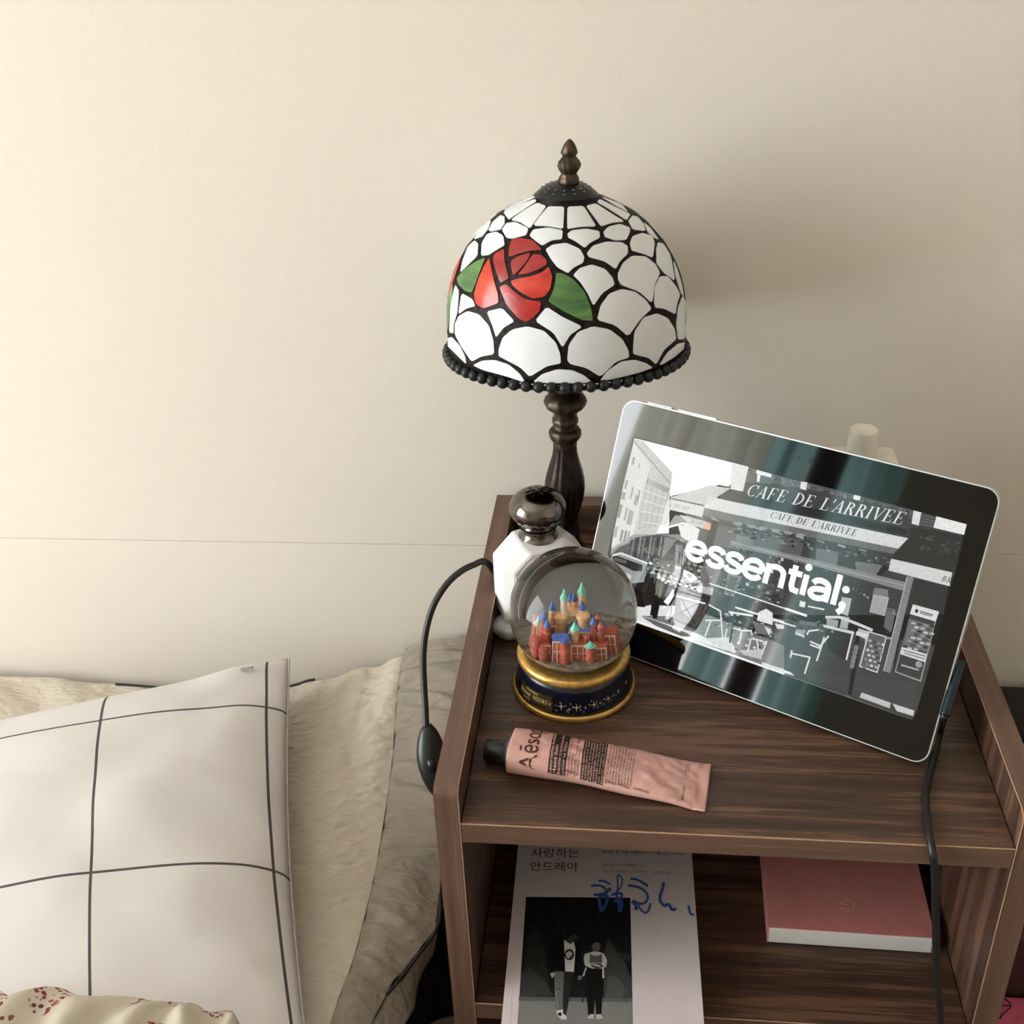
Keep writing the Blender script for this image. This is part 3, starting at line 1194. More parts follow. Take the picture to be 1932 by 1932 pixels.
# far awnings
tp('A', [(810, 890), (1300, 745), (1540, 780), (1235, 985), (820, 900)], 186, 6)
tp('A', [(815, 905), (1230, 990), (1195, 1130), (800, 1040)], 202, 7)
tp('A', [(830, 900), (1225, 985), (1220, 1003), (830, 915)], 70, 8)
tp('A', [(960, 1080), (1200, 1140), (1190, 1180), (1030, 1120)], 60, 6)
tp('A', [(920, 1100), (1230, 1180), (1300, 1210), (1290, 1290), (1040, 1225)], 190, 7)
tp('A', [(1235, 1190), (1305, 1205), (1292, 1290), (1215, 1270)], (216, 160, 140), 8)
# cafe front: sign board, long awning, windows
tp('A', [(1560, 480), (1760, 520), (1690, 820), (1540, 790)], 214, 7)
tp('B', [(100, 90), (1770, 510), (1700, 900), (1560, 1120), (1300, 1208), (-100, 1208), (-240, 500)], 58, 2)
tp('B', [(110, 80), (530, 195), (530, 270), (360, 215), (90, 200)], 88, 3)
tp('B', [(580, 200), (1780, 515), (1760, 600), (560, 265)], 78, 3)
tp('B', [(80, 215), (520, 240), (1360, 420), (1350, 560), (60, 270)], 62, 4)
tp('B', [(-60, 240), (1340, 560), (1330, 600), (-60, 330)], 40, 4)
for k in range(26):
    x = 130 + k * 48 + (k * 31) % 20
    y = 100 + (x - 130) * .262
    tp('B', [(x, y), (x + 22, y + 6), (x + 18, y + 34), (x - 4, y + 28)], (60, 118, 74, 98)[k % 4], 4)
tp('B', [(195, 105), (310, 140), (300, 165), (190, 135)], 225, 5)
tp('B', [(200, 140), (225, 145), (215, 200), (195, 195)], 225, 5)
tp('B', [(530, 195), (580, 200), (570, 262), (525, 250)], 215, 5)
tp('B', [(935, 295), (985, 305), (975, 340), (925, 328)], 226, 5)
tp('B', [(1385, 415), (1445, 430), (1425, 530), (1370, 515)], 216, 6)
tp('B', [(1445, 430), (1560, 455), (1540, 545), (1428, 525)], 64, 5)
for k in range(4):
    tl('B', [(1450 - k * 4, 450 + k * 22), (1545 - k * 3, 475 + k * 21)], .0005, 120, 6)
tp('B', [(1560, 455), (1790, 515), (1768, 600), (1535, 545)], 226, 6)
tp('B', [(1370, 540), (1760, 610), (1700, 890), (1200, 790), (1345, 630)], 44, 5)
tp('B', [(-200, 300), (0, 345), (1345, 625), (1270, 705), (0, 440), (-220, 390)], 208, 6)
tp('B', [(-220, 390), (0, 440), (1270, 705), (1230, 745), (0, 500), (-230, 450)], 104, 5)
for k in range(16):
    tl('B', [(-150 + k * 80, 470 + k * 17), (-150 + k * 80 + 60, 500 + k * 16)], .0016, (150, 74, 120, 60)[k % 4], 6)
tp('B', [(-120, 520), (560, 640), (520, 790), (-160, 670)], 88, 4)
for k in range(6):
    tp('B', [(20 + k * 95, 500 + k * 17), (90 + k * 95, 512 + k * 17), (70 + k * 95, 535 + k * 17), (30 + k * 95, 528 + k * 17)], 150, 6)
tp('B', [(40, 600), (180, 620), (150, 720), (20, 700)], 120, 5)
tp('B', [(650, 700), (820, 730), (800, 860), (640, 790)], 104, 5)
tp('B', [(940, 800), (1150, 830), (1090, 920), (1000, 930), (950, 860)], 112, 5)
tp('B', [(1000, 780), (1200, 840), (1130, 930), (1090, 920), (1150, 830)], 34, 6)
tp('B', [(0, 640), (560, 770), (1330, 960), (1310, 1025), (540, 810), (0, 680)], 128, 7)
tl('B', [(0, 655), (1330, 990)], .0005, 170, 8)
tp('B', [(1215, 780), (1680, 885), (1660, 990), (1195, 870)], 206, 8)
tp('B', [(1345, 920), (1385, 930), (1310, 1208), (1265, 1208)], 120, 8)
tp('B', [(1390, 935), (1650, 990), (1640, 1208), (1330, 1208)], 46, 6)
# door and window strips left of the lettering
tp('A', [(1190, 1180), (1340, 1180), (1170, 1932), (1000, 1932), (1060, 1700)], 66, 5)
tp('A', [(1300, 1160), (1400, 1180), (1210, 1932), (1130, 1932)], 24, 6)
tp('C', [(1050, 150), (1260, 180), (1150, 480), (1000, 440)], 104, 7)
tp('C', [(1030, 370), (1180, 400), (1160, 470), (1005, 430)], 176, 8)
tp('C', [(1260, 200), (1330, 210), (1190, 620), (1120, 560)], 62, 7)
tp('C', [(1330, 230), (1480, 270), (1400, 490), (1290, 460)], 132, 7)
tp('C', [(1350, 260), (1440, 285), (1380, 460), (1310, 440)], 96, 8)
tp('C', [(1500, 280), (1700, 330), (1560, 640), (1410, 600)], 50, 7)
tp('C', [(1560, 380), (1680, 410), (1600, 640), (1480, 600)], 36, 8)
tl('C', [(1700, 330), (1580, 640)], .0012, 110, 8)
tp('C', [(1760, 340), (1932, 380), (1932, 480), (1740, 430)], 74, 7)
for k in range(30):
    x, y = 1500 + (k * 97) % 430, 40 + (k * 53) % 330
    tp('C', [(x, y), (x + 26, y + 8), (x + 20, y + 40), (x - 6, y + 30)], (110, 150, 90, 200, 40)[k % 5], 8)
# pavement and street at the bottom
tp('C', [(300, 560), (900, 590), (1932, 1010), (1932, 1330), (330, 740)], 118, 4)
tp('C', [(330, 600), (420, 580), (900, 590), (950, 700), (400, 690), (1000, 880), (1420, 1080), (1300, 1060), (330, 770)], 222, 5)
tp('C', [(395, 695), (560, 745), (900, 880), (940, 915), (830, 910), (560, 800)], 100, 6)
tl('C', [(330, 745), (800, 915), (1932, 1320)], .0028, 236, 7)
tp('C', [(1100, 930), (1340, 920), (1420, 1060), (1400, 1090), (1180, 1010)], 206, 6)
tp('C', [(1450, 1060), (1700, 1050), (1690, 1160), (1500, 1110)], 190, 7)
tp('C', [(1690, 1190), (1932, 1260), (1932, 1310), (1700, 1230)], 204, 7)
tp('D', [(0, 590), (1700, 900), (1400, 1480), (1350, 1560), (0, 1060)], 62, 3)
tp('D', [(360, 1100), (1420, 1200), (1380, 1480), (400, 1150)], 66, 4)
tl('D', [(0, 1065), (800, 1345), (1355, 1555)], .002, 130, 6)
tp('D', [(0, 1010), (250, 1100), (290, 1135), (0, 1060)], 222, 7)
tp('D', [(900, 1285), (1165, 1380), (1155, 1430), (880, 1330)], 186, 7)
tp('D', [(1180, 1385), (1380, 1450), (1370, 1500), (1220, 1455)], 196, 7)
# car and bollards, at the left
tp('C', [(60, 60), (180, 10), (480, 120), (540, 300), (520, 560), (420, 600), (310, 560), (230, 350), (60, 150)], 30, 6)
tp('C', [(90, 40), (200, 10), (470, 125), (430, 330), (240, 350), (120, 150), (60, 90)], 150, 7)
tp('C', [(90, 60), (130, 45), (420, 150), (410, 215), (320, 210), (110, 110)], 34, 8)
tp('C', [(110, 62), (250, 100), (240, 135), (115, 98)], 90, 9)
tl('C', [(95, 45), (180, 20), (470, 130)], .0016, 226, 9)
tp('C', [(240, 230), (300, 260), (280, 320), (230, 300)], 200, 8)
tp('C', [(300, 360), (400, 400), (440, 600), (340, 590)], 12, 8)
for x0, y0, x1, y1 in ((580, 300, 520, 690), (625, 320, 545, 720)):
    tl('C', [(x0, y0), (x1, y1)], .0042, 22, 9)
    P.disc(z2('C', x0 + 10, y0 - 25), .0018, .0018, 220, 10, 10)
for k in range(46):
    x, y = 480 + (k * 83) % 560, 110 + (k * 47) % 300
    x, y = x + y * .05, y
    tp('C', [(x, y), (x + 34, y + 12), (x + 24, y + 36), (x - 8, y + 24)], (226, 40, 150, 20, 190, 90)[k % 6], 8)
tp('C', [(860, 200), (960, 240), (1010, 290), (930, 340), (850, 250)], 214, 9)
tp('C', [(900, 230), (950, 255), (935, 290), (895, 265)], 40, 10)
tp('C', [(700, 470), (740, 400), (760, 470), (690, 580), (640, 540)], 225, 9)
# pavement barriers and chairs
tp('C', [(780, 440), (1100, 520), (1110, 600), (980, 850), (750, 740)], 58, 7)
tp('C', [(820, 520), (1000, 560), (930, 720), (830, 640)], 130, 8)
for a_, b_ in (((760, 400), (700, 760)), ((1110, 500), (980, 850)), ((770, 390), (1110, 500)), ((720, 715), (1000, 820)), ((730, 700), (1090, 520)), ((780, 420), (1000, 820)), ((1080, 540), (1120, 600)), ((1120, 600), (990, 830))):
    tl('C', [a_, b_], .0013, 26, 9)
tl('C', [(780, 480), (1090, 560)], .0014, 224, 10)
for pts in (((1120, 570), (1250, 640), (1275, 940)), ((1090, 740), (1250, 740)), ((1150, 740), (1085, 910)), ((1320, 830), (1290, 980)), ((1380, 820), (1480, 850), (1580, 850), (1590, 900)), ((1480, 850), (1450, 980)), ((1580, 930), (1540, 1080)), ((1590, 930), (1720, 970)), ((1750, 960), (1690, 1110)), ((1640, 950), (1660, 1060))):
    tl('C', list(pts), .0012, 215, 9)
for k in range(24):
    x, y = 1360 + (k * 61) % 330, 660 + (k * 89) % 380
    tp('C', [(x, y), (x + 30, y + 12), (x + 22, y + 34), (x - 6, y + 20)], (210, 20, 30, 160)[k % 4], 8)
tl('C', [(1410, 600), (1932, 760)], .0014, 228, 10)
tl('C', [(1340, 650), (1600, 690)], .0016, 224, 10)
tl('C', [(1420, 600), (1350, 980)], .0016, 20, 9)
tl('C', [(1420, 600), (1610, 790)], .0012, 60, 9)
tp('C', [(1660, 650), (1740, 615), (1810, 660), (1810, 790), (1640, 740)], 225, 9)
tp('C', [(1590, 740), (1800, 810), (1790, 900), (1640, 880)], 110, 9)
tp('C', [(1720, 800), (1800, 840), (1770, 900)], 214, 10)
tp('C', [(1830, 770), (1932, 790), (1932, 830), (1860, 830)], 210, 9)
for pts in (((0, 600), (300, 685)), ((430, 820), (520, 860)), ((430, 850), (510, 880), (600, 770)), ((560, 780), (490, 1000)), ((550, 675), (830, 740)), ((820, 740), (760, 990)), ((260, 930), (430, 965)), ((430, 960), (380, 1115)), ((265, 900), (250, 970)), ((400, 760), (420, 725), (510, 715)), ((300, 740), (380, 780)), ((410, 500), (560, 530)), ((0, 850), (30, 820))):
    tl('D', list(pts), .0013, 212, 9)
tp('D', [(330, 630), (500, 650), (490, 690), (330, 660)], 92, 8)
tp('D', [(300, 710), (390, 720), (370, 780), (290, 760)], 150, 8)
tp('D', [(560, 690), (820, 750), (750, 1000), (600, 900)], 46, 7)
tp('D', [(720, 415), (810, 430), (775, 590), (690, 560)], 178, 9)
tp('D', [(580, 610), (690, 630), (680, 690), (580, 680)], 150, 8)
tp('D', [(720, 590), (790, 600), (770, 710), (700, 695)], 168, 8)
tl('D', [(570, 600), (700, 600), (860, 660), (1000, 720)], .0022, 204, 9)
tl('D', [(560, 680), (830, 745)], .0022, 196, 9)
tp('D', [(1005, 390), (1150, 420), (1110, 590), (970, 555)], 168, 9)
tp('D', [(1020, 330), (1140, 350), (1140, 420), (1000, 385)], 120, 8)
for k in range(9):
    tl('D', [(1000 - k * 3, 415 + k * 17), (1130 - k * 4, 445 + k * 17)], .0004, 130, 10)
tp('D', [(1130, 510), (1215, 530), (1170, 740), (1100, 690)], 96, 8)
for k in range(20):
    x, y = 820 + (k * 67) % 420, 330 + (k * 41) % 260
    tp('D', [(x, y), (x + 14, y + 4), (x + 8, y + 22), (x - 6, y + 16)], (120, 90, 160, 30)[k % 4], 8)
tp('D', [(340, 450), (390, 462), (380, 512), (330, 500)], 222, 9)
tp('D', [(870, 700), (990, 740), (960, 820), (860, 760)], 180, 9)
tl('D', [(850, 745), (1000, 790)], .003, 214, 9)
tp('D', [(960, 725), (1130, 775), (1045, 1110), (875, 1050)], 200, 9)
tp('D', [(972, 740), (1118, 783), (1038, 1095), (890, 1042)], 92, 10)
for k in range(22):
    x, y = 905 + (k * 43) % 150 + 60 * (1 - k / 22), 800 + k * 12
    tp('D', [(x, y), (x + 26, y + 8), (x + 20, y + 28), (x - 6, y + 20)], (170, 60, 130, 196)[k % 4], 11)
tp('D', [(850, 740), (890, 750), (800, 1310), (775, 1300)], 30, 8)
tp('D', [(780, 1310), (860, 900), (880, 910), (810, 1320)], 40, 8)
tp('D', [(1320, 225), (1375, 235), (1160, 1110), (1100, 1090)], 126, 9)
tl('D', [(1315, 230), (1100, 1090)], .0007, 176, 10)
tp('D', [(1280, 640), (1290, 360), (1200, 1100), (1190, 1100)], 30, 8)
for k in range(5):
    P.disc(z2('D', 850 - k * 9, 880 + k * 40), .0018, .0026, 120, 8, 10)
# notice board on the right
tp('D', [(1370, 480), (1600, 545), (1440, 1190), (1200, 1100)], 150, 8)
tp('D', [(1362, 492), (1590, 555), (1432, 1172), (1212, 1092)], 60, 9)
tp('D', [(1365, 485), (1605, 550), (1575, 640), (1340, 570)], 214, 10)
tp('D', [(1392, 525), (1418, 532), (1410, 562), (1384, 555)], 40, 11)
tl('D', [(1430, 545), (1550, 580)], .0009, 96, 11)
tl('D', [(1430, 562), (1540, 592)], .0008, 120, 11)
tp('D', [(1330, 610), (1560, 680), (1500, 920), (1280, 850)], 104, 10)
for k in range(26):
    x, y = 1300 + (k * 59) % 200 + (26 - k) * 2.2, 640 + k * 9.5
    tp('D', [(x, y), (x + 40, y + 12), (x + 30, y + 30), (x - 10, y + 18)], (170, 70, 140, 50, 190)[k % 5], 11)
tp('D', [(1265, 870), (1495, 935), (1475, 1010), (1250, 935)], 206, 11)
tl('D', [(1280, 900), (1480, 955)], .0008, 100, 12)
tl('D', [(1290, 925), (1470, 980)], .0008, 110, 12)
tl('D', [(1260, 1035), (1420, 1080)], .0012, 170, 11)
P.disc(z2('D', 1420, 1030), .0024, .0024, 150, 14, 11)
# small clutter that gives the scene its photographic texture


def clutter(crop, x0, y0, x1, y1, n, tones, size=16, skew=.26, ly=6):
    for _ in range(n):
        x, y = random.uniform(x0, x1), random.uniform(y0, y1)
        y += (x - x0) * skew
        w, h = random.uniform(.4, 1.6) * size, random.uniform(.2, .9) * size
        tp(crop, [(x, y), (x + w, y + w * skew), (x + w - h * .22, y + w * skew + h), (x - h * .22, y + h)], random.choice(tones), ly + random.random() * .8)


random.seed(3)
clutter('B', 130, 100, 560, 130, 60, (40, 70, 110, 140, 90), 14, .26, 4)
clutter('B', 600, 215, 1350, 245, 70, (60, 84, 104, 120), 14, .26, 4)
clutter('B', -100, 510, 1200, 560, 90, (36, 48, 74, 100, 130), 26, .2, 5)
clutter('B', -40, 640, 1100, 700, 60, (34, 46, 80, 96), 30, .22, 5)
clutter('B', 1380, 560, 1720, 700, 50, (36, 52, 62, 74), 24, .2, 6)
clutter('C', 1080, 250, 1900, 420, 120, (30, 50, 84, 110, 150), 26, .2, 7)
clutter('C', 1100, 600, 1900, 800, 90, (28, 44, 90, 130, 180), 24, .2, 6)
clutter('D', 60, 480, 1200, 640, 130, (30, 44, 74, 96, 140), 24, .22, 7)
clutter('D', 60, 1080, 800, 1160, 60, (54, 66, 76, 84), 34, .3, 5)
clutter('A', 860, 1360, 1180, 1600, 90, (40, 80, 130, 190, 226), 18, .2, 6)
clutter('A', 400, 1380, 700, 1620, 60, (50, 80, 120, 150), 14, .2, 5)
clutter('C', 460, 60, 1040, 300, 110, (20, 60, 110, 170, 226), 20, .25, 7)
# serif italic capitals, drawn as stems, hairlines and bowls


def glyph(ch):
    T, h = .13, .035

    def rect(x0, y0, x1, y1):
        return [(x0, y0), (x1, y0), (x1, y1), (x0, y1)]

    def serif(x, y, w=.3):
        return rect(x - w / 2, y, x + w / 2, y + h) if y == 0 else rect(x - w / 2, y - h, x + w / 2, y)

    def bowl(cx, cy, rx, ry, a0, a1, t0=T, n=14):
        out = []
        for k in range(n):
            q = []
            for a, in_ in ((a0 + (a1 - a0) * k / n, 0), (a0 + (a1 - a0) * (k + 1) / n, 0), (a0 + (a1 - a0) * (k + 1) / n, 1), (a0 + (a1 - a0) * k / n, 1)):
                th = h + (t0 - h) * abs(math.cos(a))
                q.append((cx + (rx - in_ * th) * math.cos(a), cy + (ry - in_ * th * .8) * math.sin(a)))
            out.append(q)
        return out
    S = rect
    if ch == 'C':
        return bowl(.38, .5, .38, .5, PI * .28, PI * 1.75) + [[(.60, .66), (.66, .66), (.68, 1.0), (.64, 1.0)]], .74
    if ch == 'A':
        return [[(.02, 0), (.07, 0), (.40, 1), (.36, 1)], [(.50, 0), (.66, 0), (.44, 1), (.34, 1)], S(.16, .32, .54, .36), serif(.05, 0, .2), serif(.58, 0, .28)], .72
    if ch in 'FE':
        L = [S(.1, 0, .1 + T, 1), S(.0, 1 - h, .58, 1), S(.1, .49, .45, .49 + h), [(.55, .78), (.58, .78), (.58, 1), (.52, 1)], S(.42, .40, .45, .62), serif(.165, 0)]
        if ch == 'E':
            L += [S(.0, 0, .62, h), [(.57, 0), (.62, 0), (.64, .26), (.61, .26)]]
        return L, .70
    if ch == 'D':
        return [S(.1, 0, .1 + T, 1), serif(.16, 0, .3), serif(.16, 1, .3)] + bowl(.2, .5, .52, .5, -PI / 2, PI / 2), .80
    if ch == 'L':
        return [S(.1, 0, .1 + T, 1), serif(.16, 1), S(0, 0, .58, h), [(.53, 0), (.58, 0), (.60, .26), (.57, .26)]], .64
    if ch == "'":
        return [[(.05, .7), (.09, .7), (.16, 1), (.04, 1)]], .2
    if ch in 'RBP':
        L = [S(.1, 0, .1 + T, 1), serif(.165, 0), serif(.165, 1)] + bowl(.2, .75, .38, .25, -PI / 2, PI / 2)
        if ch == 'R':
            L += [[(.32, .5), (.46, .52), (.72, 0), (.56, 0)], serif(.66, 0, .16)]
        if ch == 'B':
            L += bowl(.2, .26, .44, .26, -PI / 2, PI / 2)
        return L, .74
    if ch in 'IJ':
        return [S(.1, 0, .1 + T, 1), serif(.165, 0), serif(.165, 1)], .36
    if ch == 'V':
        return [[(.30, 0), (.40, 0), (.22, 1), (.06, 1)], [(.33, 0), (.38, 0), (.68, 1), (.63, 1)], serif(.12, 1, .28), serif(.64, 1, .2)], .72
    if ch == 'S':
        return bowl(.3, .74, .26, .26, PI * .2, PI * 1.5, .1) + bowl(.3, .26, .28, .26, -PI * .8, PI * .5, .1), .62
    return [], .42


def serif_line(s, p0, p1, hgt, c, ly, shear=.28, gap=.06):
    """p0, p1: start and end of the baseline in screen metres"""
    gl_ = [glyph(ch) for ch in s]
    tot = sum(w + gap for _, w in gl_)
    L = p1[0] - p0[0]
    k = L / tot
    x = 0
    for polys, w in gl_:
        for q in polys:
            P.poly([(p0[0] + (x + a) * k + b * hgt * shear, p0[1] + (p1[1] - p0[1]) * (x + a) / tot + b * hgt) for a, b in q], c, ly)
        x += w + gap


b0, b1, tpz = z2('B', 110, 300), z2('B', 1300, 525), z2('B', 1320, 425)
serif_line("CAFE DE L'ARRIVEE", b0, b1, tpz[1] - b1[1], 222, 12)
b0, b1, tpz = z2('B', 292, 468), z2('B', 950, 612), z2('B', 960, 560)
serif_line("CAFE DE L'ARRIVEE", b0, b1, tpz[1] - b1[1], 50, 12)
b0, b1, tpz = z2('B', 1592, 950), z2('B', 1668, 968), z2('B', 1668, 920)
serif_line("BR", b0, b1, tpz[1] - b1[1], 50, 12)
b0, b1, tpz = z2('A', 850, 1005), z2('A', 1035, 1048), z2('A', 1040, 1005)
serif_line("BRASSERIE", b0, b1, tpz[1] - b1[1], 110, 12)
b0, b1, tpz = z2('A', 1050, 1195), z2('A', 1215, 1230), z2('A', 1215, 1190)
serif_line("BRASSERIE", b0, b1, tpz[1] - b1[1], 120, 12)
# big lettering and its dotted line
e0, e1 = z2('A', 990, 1540), z2('B', 905, 1000)
bl = z2('B', 750, 1122)
top = z2('B', 800, 893)
hh = (top[1] - bl[1]) / .73
# rounded sans lettering, drawn as strokes: (advance, [strokes], [dots])
SANS = {
    'e': (.98, [[(.10, .50), (.90, .50)], [(.88, .50), (.86, .68), (.72, .87), (.50, .93), (.28, .86), (.13, .68), (.10, .50), (.13, .30), (.28, .13), (.50, .07), (.70, .12), (.84, .26)]], []),
    's': (.82, [[(.74, .72), (.66, .86), (.44, .93), (.22, .87), (.14, .72), (.22, .58), (.44, .50), (.66, .42), (.74, .27), (.66, .13), (.43, .07), (.20, .13), (.11, .29)]], []),
    'n': (.96, [[(.12, .0), (.12, 1.0)], [(.12, .55), (.18, .80), (.36, .92), (.58, .91), (.76, .78), (.80, .58), (.80, .0)]], []),
    't': (.64, [[(.02, .92), (.60, .92)], [(.26, 1.28), (.26, .30), (.33, .12), (.60, .08)]], []),
    'i': (.34, [[(.14, .0), (.14, 1.0)]], [(.14, 1.36, .15)]),
    'a': (.96, [[(.78, .0), (.78, .60), (.70, .84), (.46, .93), (.24, .87), (.13, .72)], [(.78, .55), (.46, .52), (.20, .44), (.10, .27), (.20, .11), (.40, .07), (.62, .14), (.78, .32)]], []),
    'l': (.34, [[(.14, .0), (.14, 1.46)]], []),
    ';': (.30, [[(.18, .10), (.16, -.12), (.03, -.30)]], [(.16, .86, .15), (.16, .12, .15)])}
tot = sum(SANS[ch][0] for ch in 'essential;')
ku, kv = (e1[0] - e0[0]) / tot, (top[1] - bl[1]) / 1.46
xx = e0[0]
for n_c, ch in enumerate('essential;'):
    adv, strokes, dots = SANS[ch]
    for st_ in strokes:
        q_ = catmull([(a_, b_, 0) for a_, b_ in st_], 5) if len(st_) > 2 else [Vector((a_, b_, 0)) for a_, b_ in st_]
        if ch == 't' and len(st_) > 2:
            q_ = [Vector((a_, b_, 0)) for a_, b_ in st_]
        P.line([(xx + p_.x * ku, bl[1] + p_.y * kv) for p_ in q_], .238 * ku, 255, 14)
    for a_, b_, r_ in dots:
        P.disc((xx + a_ * ku, bl[1] + b_ * kv), r_ * ku, r_ * ku, 255, 18, 14)
    xx += adv * ku
d0, d1 = z2('C', 1140, 345), z2('D', 395, 585)
for k in range(64):
    t_ = k / 63
    P.disc((d0[0] + (d1[0] - d0[0]) * t_, d0[1] + (d1[1] - d0[1]) * t_), .00075, .0006 if k < 50 else .0012, 232, 8, 13)
M['screen'] = ink_material('lit_screen_picture', .05, .80, .15, 520, ior=1.58)
P.done('screen_picture', M['screen'], scr, 'lit black-and-white photo of a street cafe with white lettering')

# charging plug and cable on the tablet's right side
cab = root('charging_cable', 'black charging cable plugged into the right side of the tablet', 'cable', tpt(TW, .08, -.004))
pa, pb = tpt(TW + .003, .086, -.006), onz(1781, 1352, .012)
pa = ony(1812, 1246, .112)
pb = ony(1782, 1350, .082)
bm = bmesh.new()
tube(bm, [pa, pa + (pb - pa) * .03, pa + (pb - pa) * .97, pb], .0037, 14)
obj('plug', bm, plain('dark_steel_plug', (44, 56, 62), .25, .8), cab, smooth=True)
bm = bmesh.new()
mid = pa + (pb - pa) * .12
tube(bm, [mid, mid - TU * .010], .004, 10)
obj('plug_head', bm, M['black_plastic'], cab)
cp = [pb, onz(1774, 1378, .008), onz(1764, 1420, .0035), onz(1752, 1465, .0033), onz(1746, 1505, .0033), onz(1750, 1550, .0033), onz(1757, 1592, .0033)]
fy = -.0065
cp[-1] = Vector((cp[-1].x, .004, .0036))
cp += [ony(1760, 1612, fy), ony(1763, 1640, fy), ony(1765, 1700, fy - .001), ony(1766, 1780, fy - .001), ony(1770, 1860, fy - .001), ony(1776, 1932, fy - .001), ony(1784, 2020, fy - .001)]
bm = bmesh.new()
tube(bm, catmull(cp, 8), .0027, 10)
obj('cable', bm, M['cable'], cab, smooth=True)

# ================================================================ WHITE DIFFUSER BOTTLE BEHIND THE TABLET
cx = ony(1630, 812, .35)
wb = root('plastic_bottle', 'frosted white square-shouldered bottle with tall round cap behind the tablet', 'bottle', (cx.x, .35, 0))
sh = ony(1693, 862, .35)
hw = sh.x - cx.x + .001
bm = bx((cx.x - hw, .35 - .022, .0), (cx.x + hw, .35 + .022, sh.z), .006)
obj('body', bm, M['white_plastic'], wb, angle=50)
bm = bmesh.new()
lathe(bm, [(.0132, sh.z - .001), (.0126, cx.z - .01), (.0121, cx.z + .0005), (.0117, cx.z + .0011)], (cx.x, .35, 0), 40)
obj('cap', bm, M['white_plastic'], wb, angle=50)
# ================================================================ THE SNOW GLOBE
GX, GY = .0722, .161
globe = root('snow_globe', 'glass snow globe with a small painted castle on a navy and gold base', 'snow globe', (GX, GY, 0))
M['gold'] = plain('satin_gold_paint', (198, 158, 88), .34, .75, .12, 200, .1)
M['navy'] = plain('dark_navy_lacquer', (16, 20, 36), .22, 0, .1, 40)
bm = bmesh.new()
lathe(bm, [(.0492, 0), (.0502, .0012), (.0504, .003), (.0496, .0048), (.0484, .0054)], (GX, GY, 0), 80)
obj('gold_rim', bm, M['gold'], globe, smooth=True)
band = [(.0484, .0052), (.0474, .0090), (.0462, .0135), (.0453, .0185), (.0446, .0240), (.0440, .0305)]
bm = bmesh.new()
lathe(bm, band, (GX, GY, 0), 80)
nav = obj('navy_base', bm, M['navy'], globe, smooth=True)
bm = bmesh.new()
lathe(bm, [(.0430, .0296), (.0446, .0300), (.0456, .0318), (.0457, .0335), (.0450, .0356), (.0438, .0368), (.0400, .0372), (.030, .0372)], (GX, GY, 0), 80)
obj('gold_ring', bm, M['gold'], globe, smooth=True)


def band_r(z):
    for (r0, z0), (r1, z1) in zip(band[:-1], band[1:]):
        if z <= z1:
            return r0 + (r1 - r0) * (z - z0) / (z1 - z0)
    return band[-1][0]


def band_put(a, z, ly):
    r = band_r(z) + .00012 * ly
    return Vector((GX + r * math.cos(a), GY + r * math.sin(a), z))


def put_star(Pn, a, z, s, c, ly=1):
    k = s / .046
    pts = []
    for i in range(8):
        rr = s if i % 2 == 0 else s * .2
        pts.append((a + rr / .046 * math.sin(i * PI / 4), z + rr * math.cos(i * PI / 4)))
    Pn.poly(pts, c, ly)


Pn = Print(band_put)
gold_c = (176, 160, 118)
A0 = -PI / 2
for k, (da, dz, s) in enumerate(((-.16, .0, .0034), (.10, -.0004, .0036), (.40, .0003, .0034), (.68, .0012, .0032), (.93, .0022, .0028), (-.02, -.0018, .0018), (.25, -.001, .0018), (.52, .0, .0017), (.80, .0015, .0016), (-.06, -.003, .0012), (.17, -.0026, .0013), (.46, -.002, .0012), (1.2, .003, .0024))):
    put_star(Pn, A0 + da, .0135 + dz, s, gold_c)
for da, dz in ((-.26, .0), (-.24, -.004), (-.08, .0012), (-.04, -.0042), (.04, .0004), (.16, .001), (.22, -.0042), (.32, .001), (.45, .0022), (.58, -.0015), (.6, .0025), (.74, -.001), (.86, .0005), (-.18, .003), (.0, .0028), (.36, .004)):
    Pn.poly([(A0 + da + .00055 / .046 * math.cos(i * PI / 4), .0135 + dz + .00055 * math.sin(i * PI / 4)) for i in range(8)], gold_c, 1)
M['ink_gold'] = ink_material('printed_gold_ink', .4)
Pn.done('star_print', M['ink_gold'], nav)
# gold plaque wrapped round the left front of the base
PA0, PA1 = A0 - 1.08, A0 - .30
bm = bmesh.new()
V = grid_surface(bm, lambda u, v: band_put(PA0 + (PA1 - PA0) * u, .0078 + .0130 * v, 6), 20, 3)
bmesh.ops.solidify(bm, geom=bm.faces[:], thickness=.0006)
plq = obj('plaque', bm, plain('brushed_gold_plaque', (150, 126, 88), .38, .7, .08, 300), globe, smooth=True)
Pl = Print(lambda a, z, ly: band_put(a, z, 7.0 + ly))
ink = (206, 184, 130)
k_ = 1 / .047
Pl.text('SHANGHAI', (PA0 + .20, .0172), (.0026 * k_, 0), (0, .0028), ink, bold=.01)
Pl.text('Disney', (PA0 + .05, .0126), (.0046 * k_, 0), (0, .0050), ink, bold=.015, shear=.15)
Pl.text('RESORT', (PA0 + .385, .0126), (.0040 * k_, 0), (0, .0046), ink, bold=.012)
Pl.text('CASTLE', (PA0 + .16, .0094), (.0022 * k_, 0), (0, .0026), ink, bold=.01)
put_star(Pl, PA1 - .06, .0140, .0012, (225, 214, 180))
Pl.done('plaque_lettering', M['ink_gold'], plq)

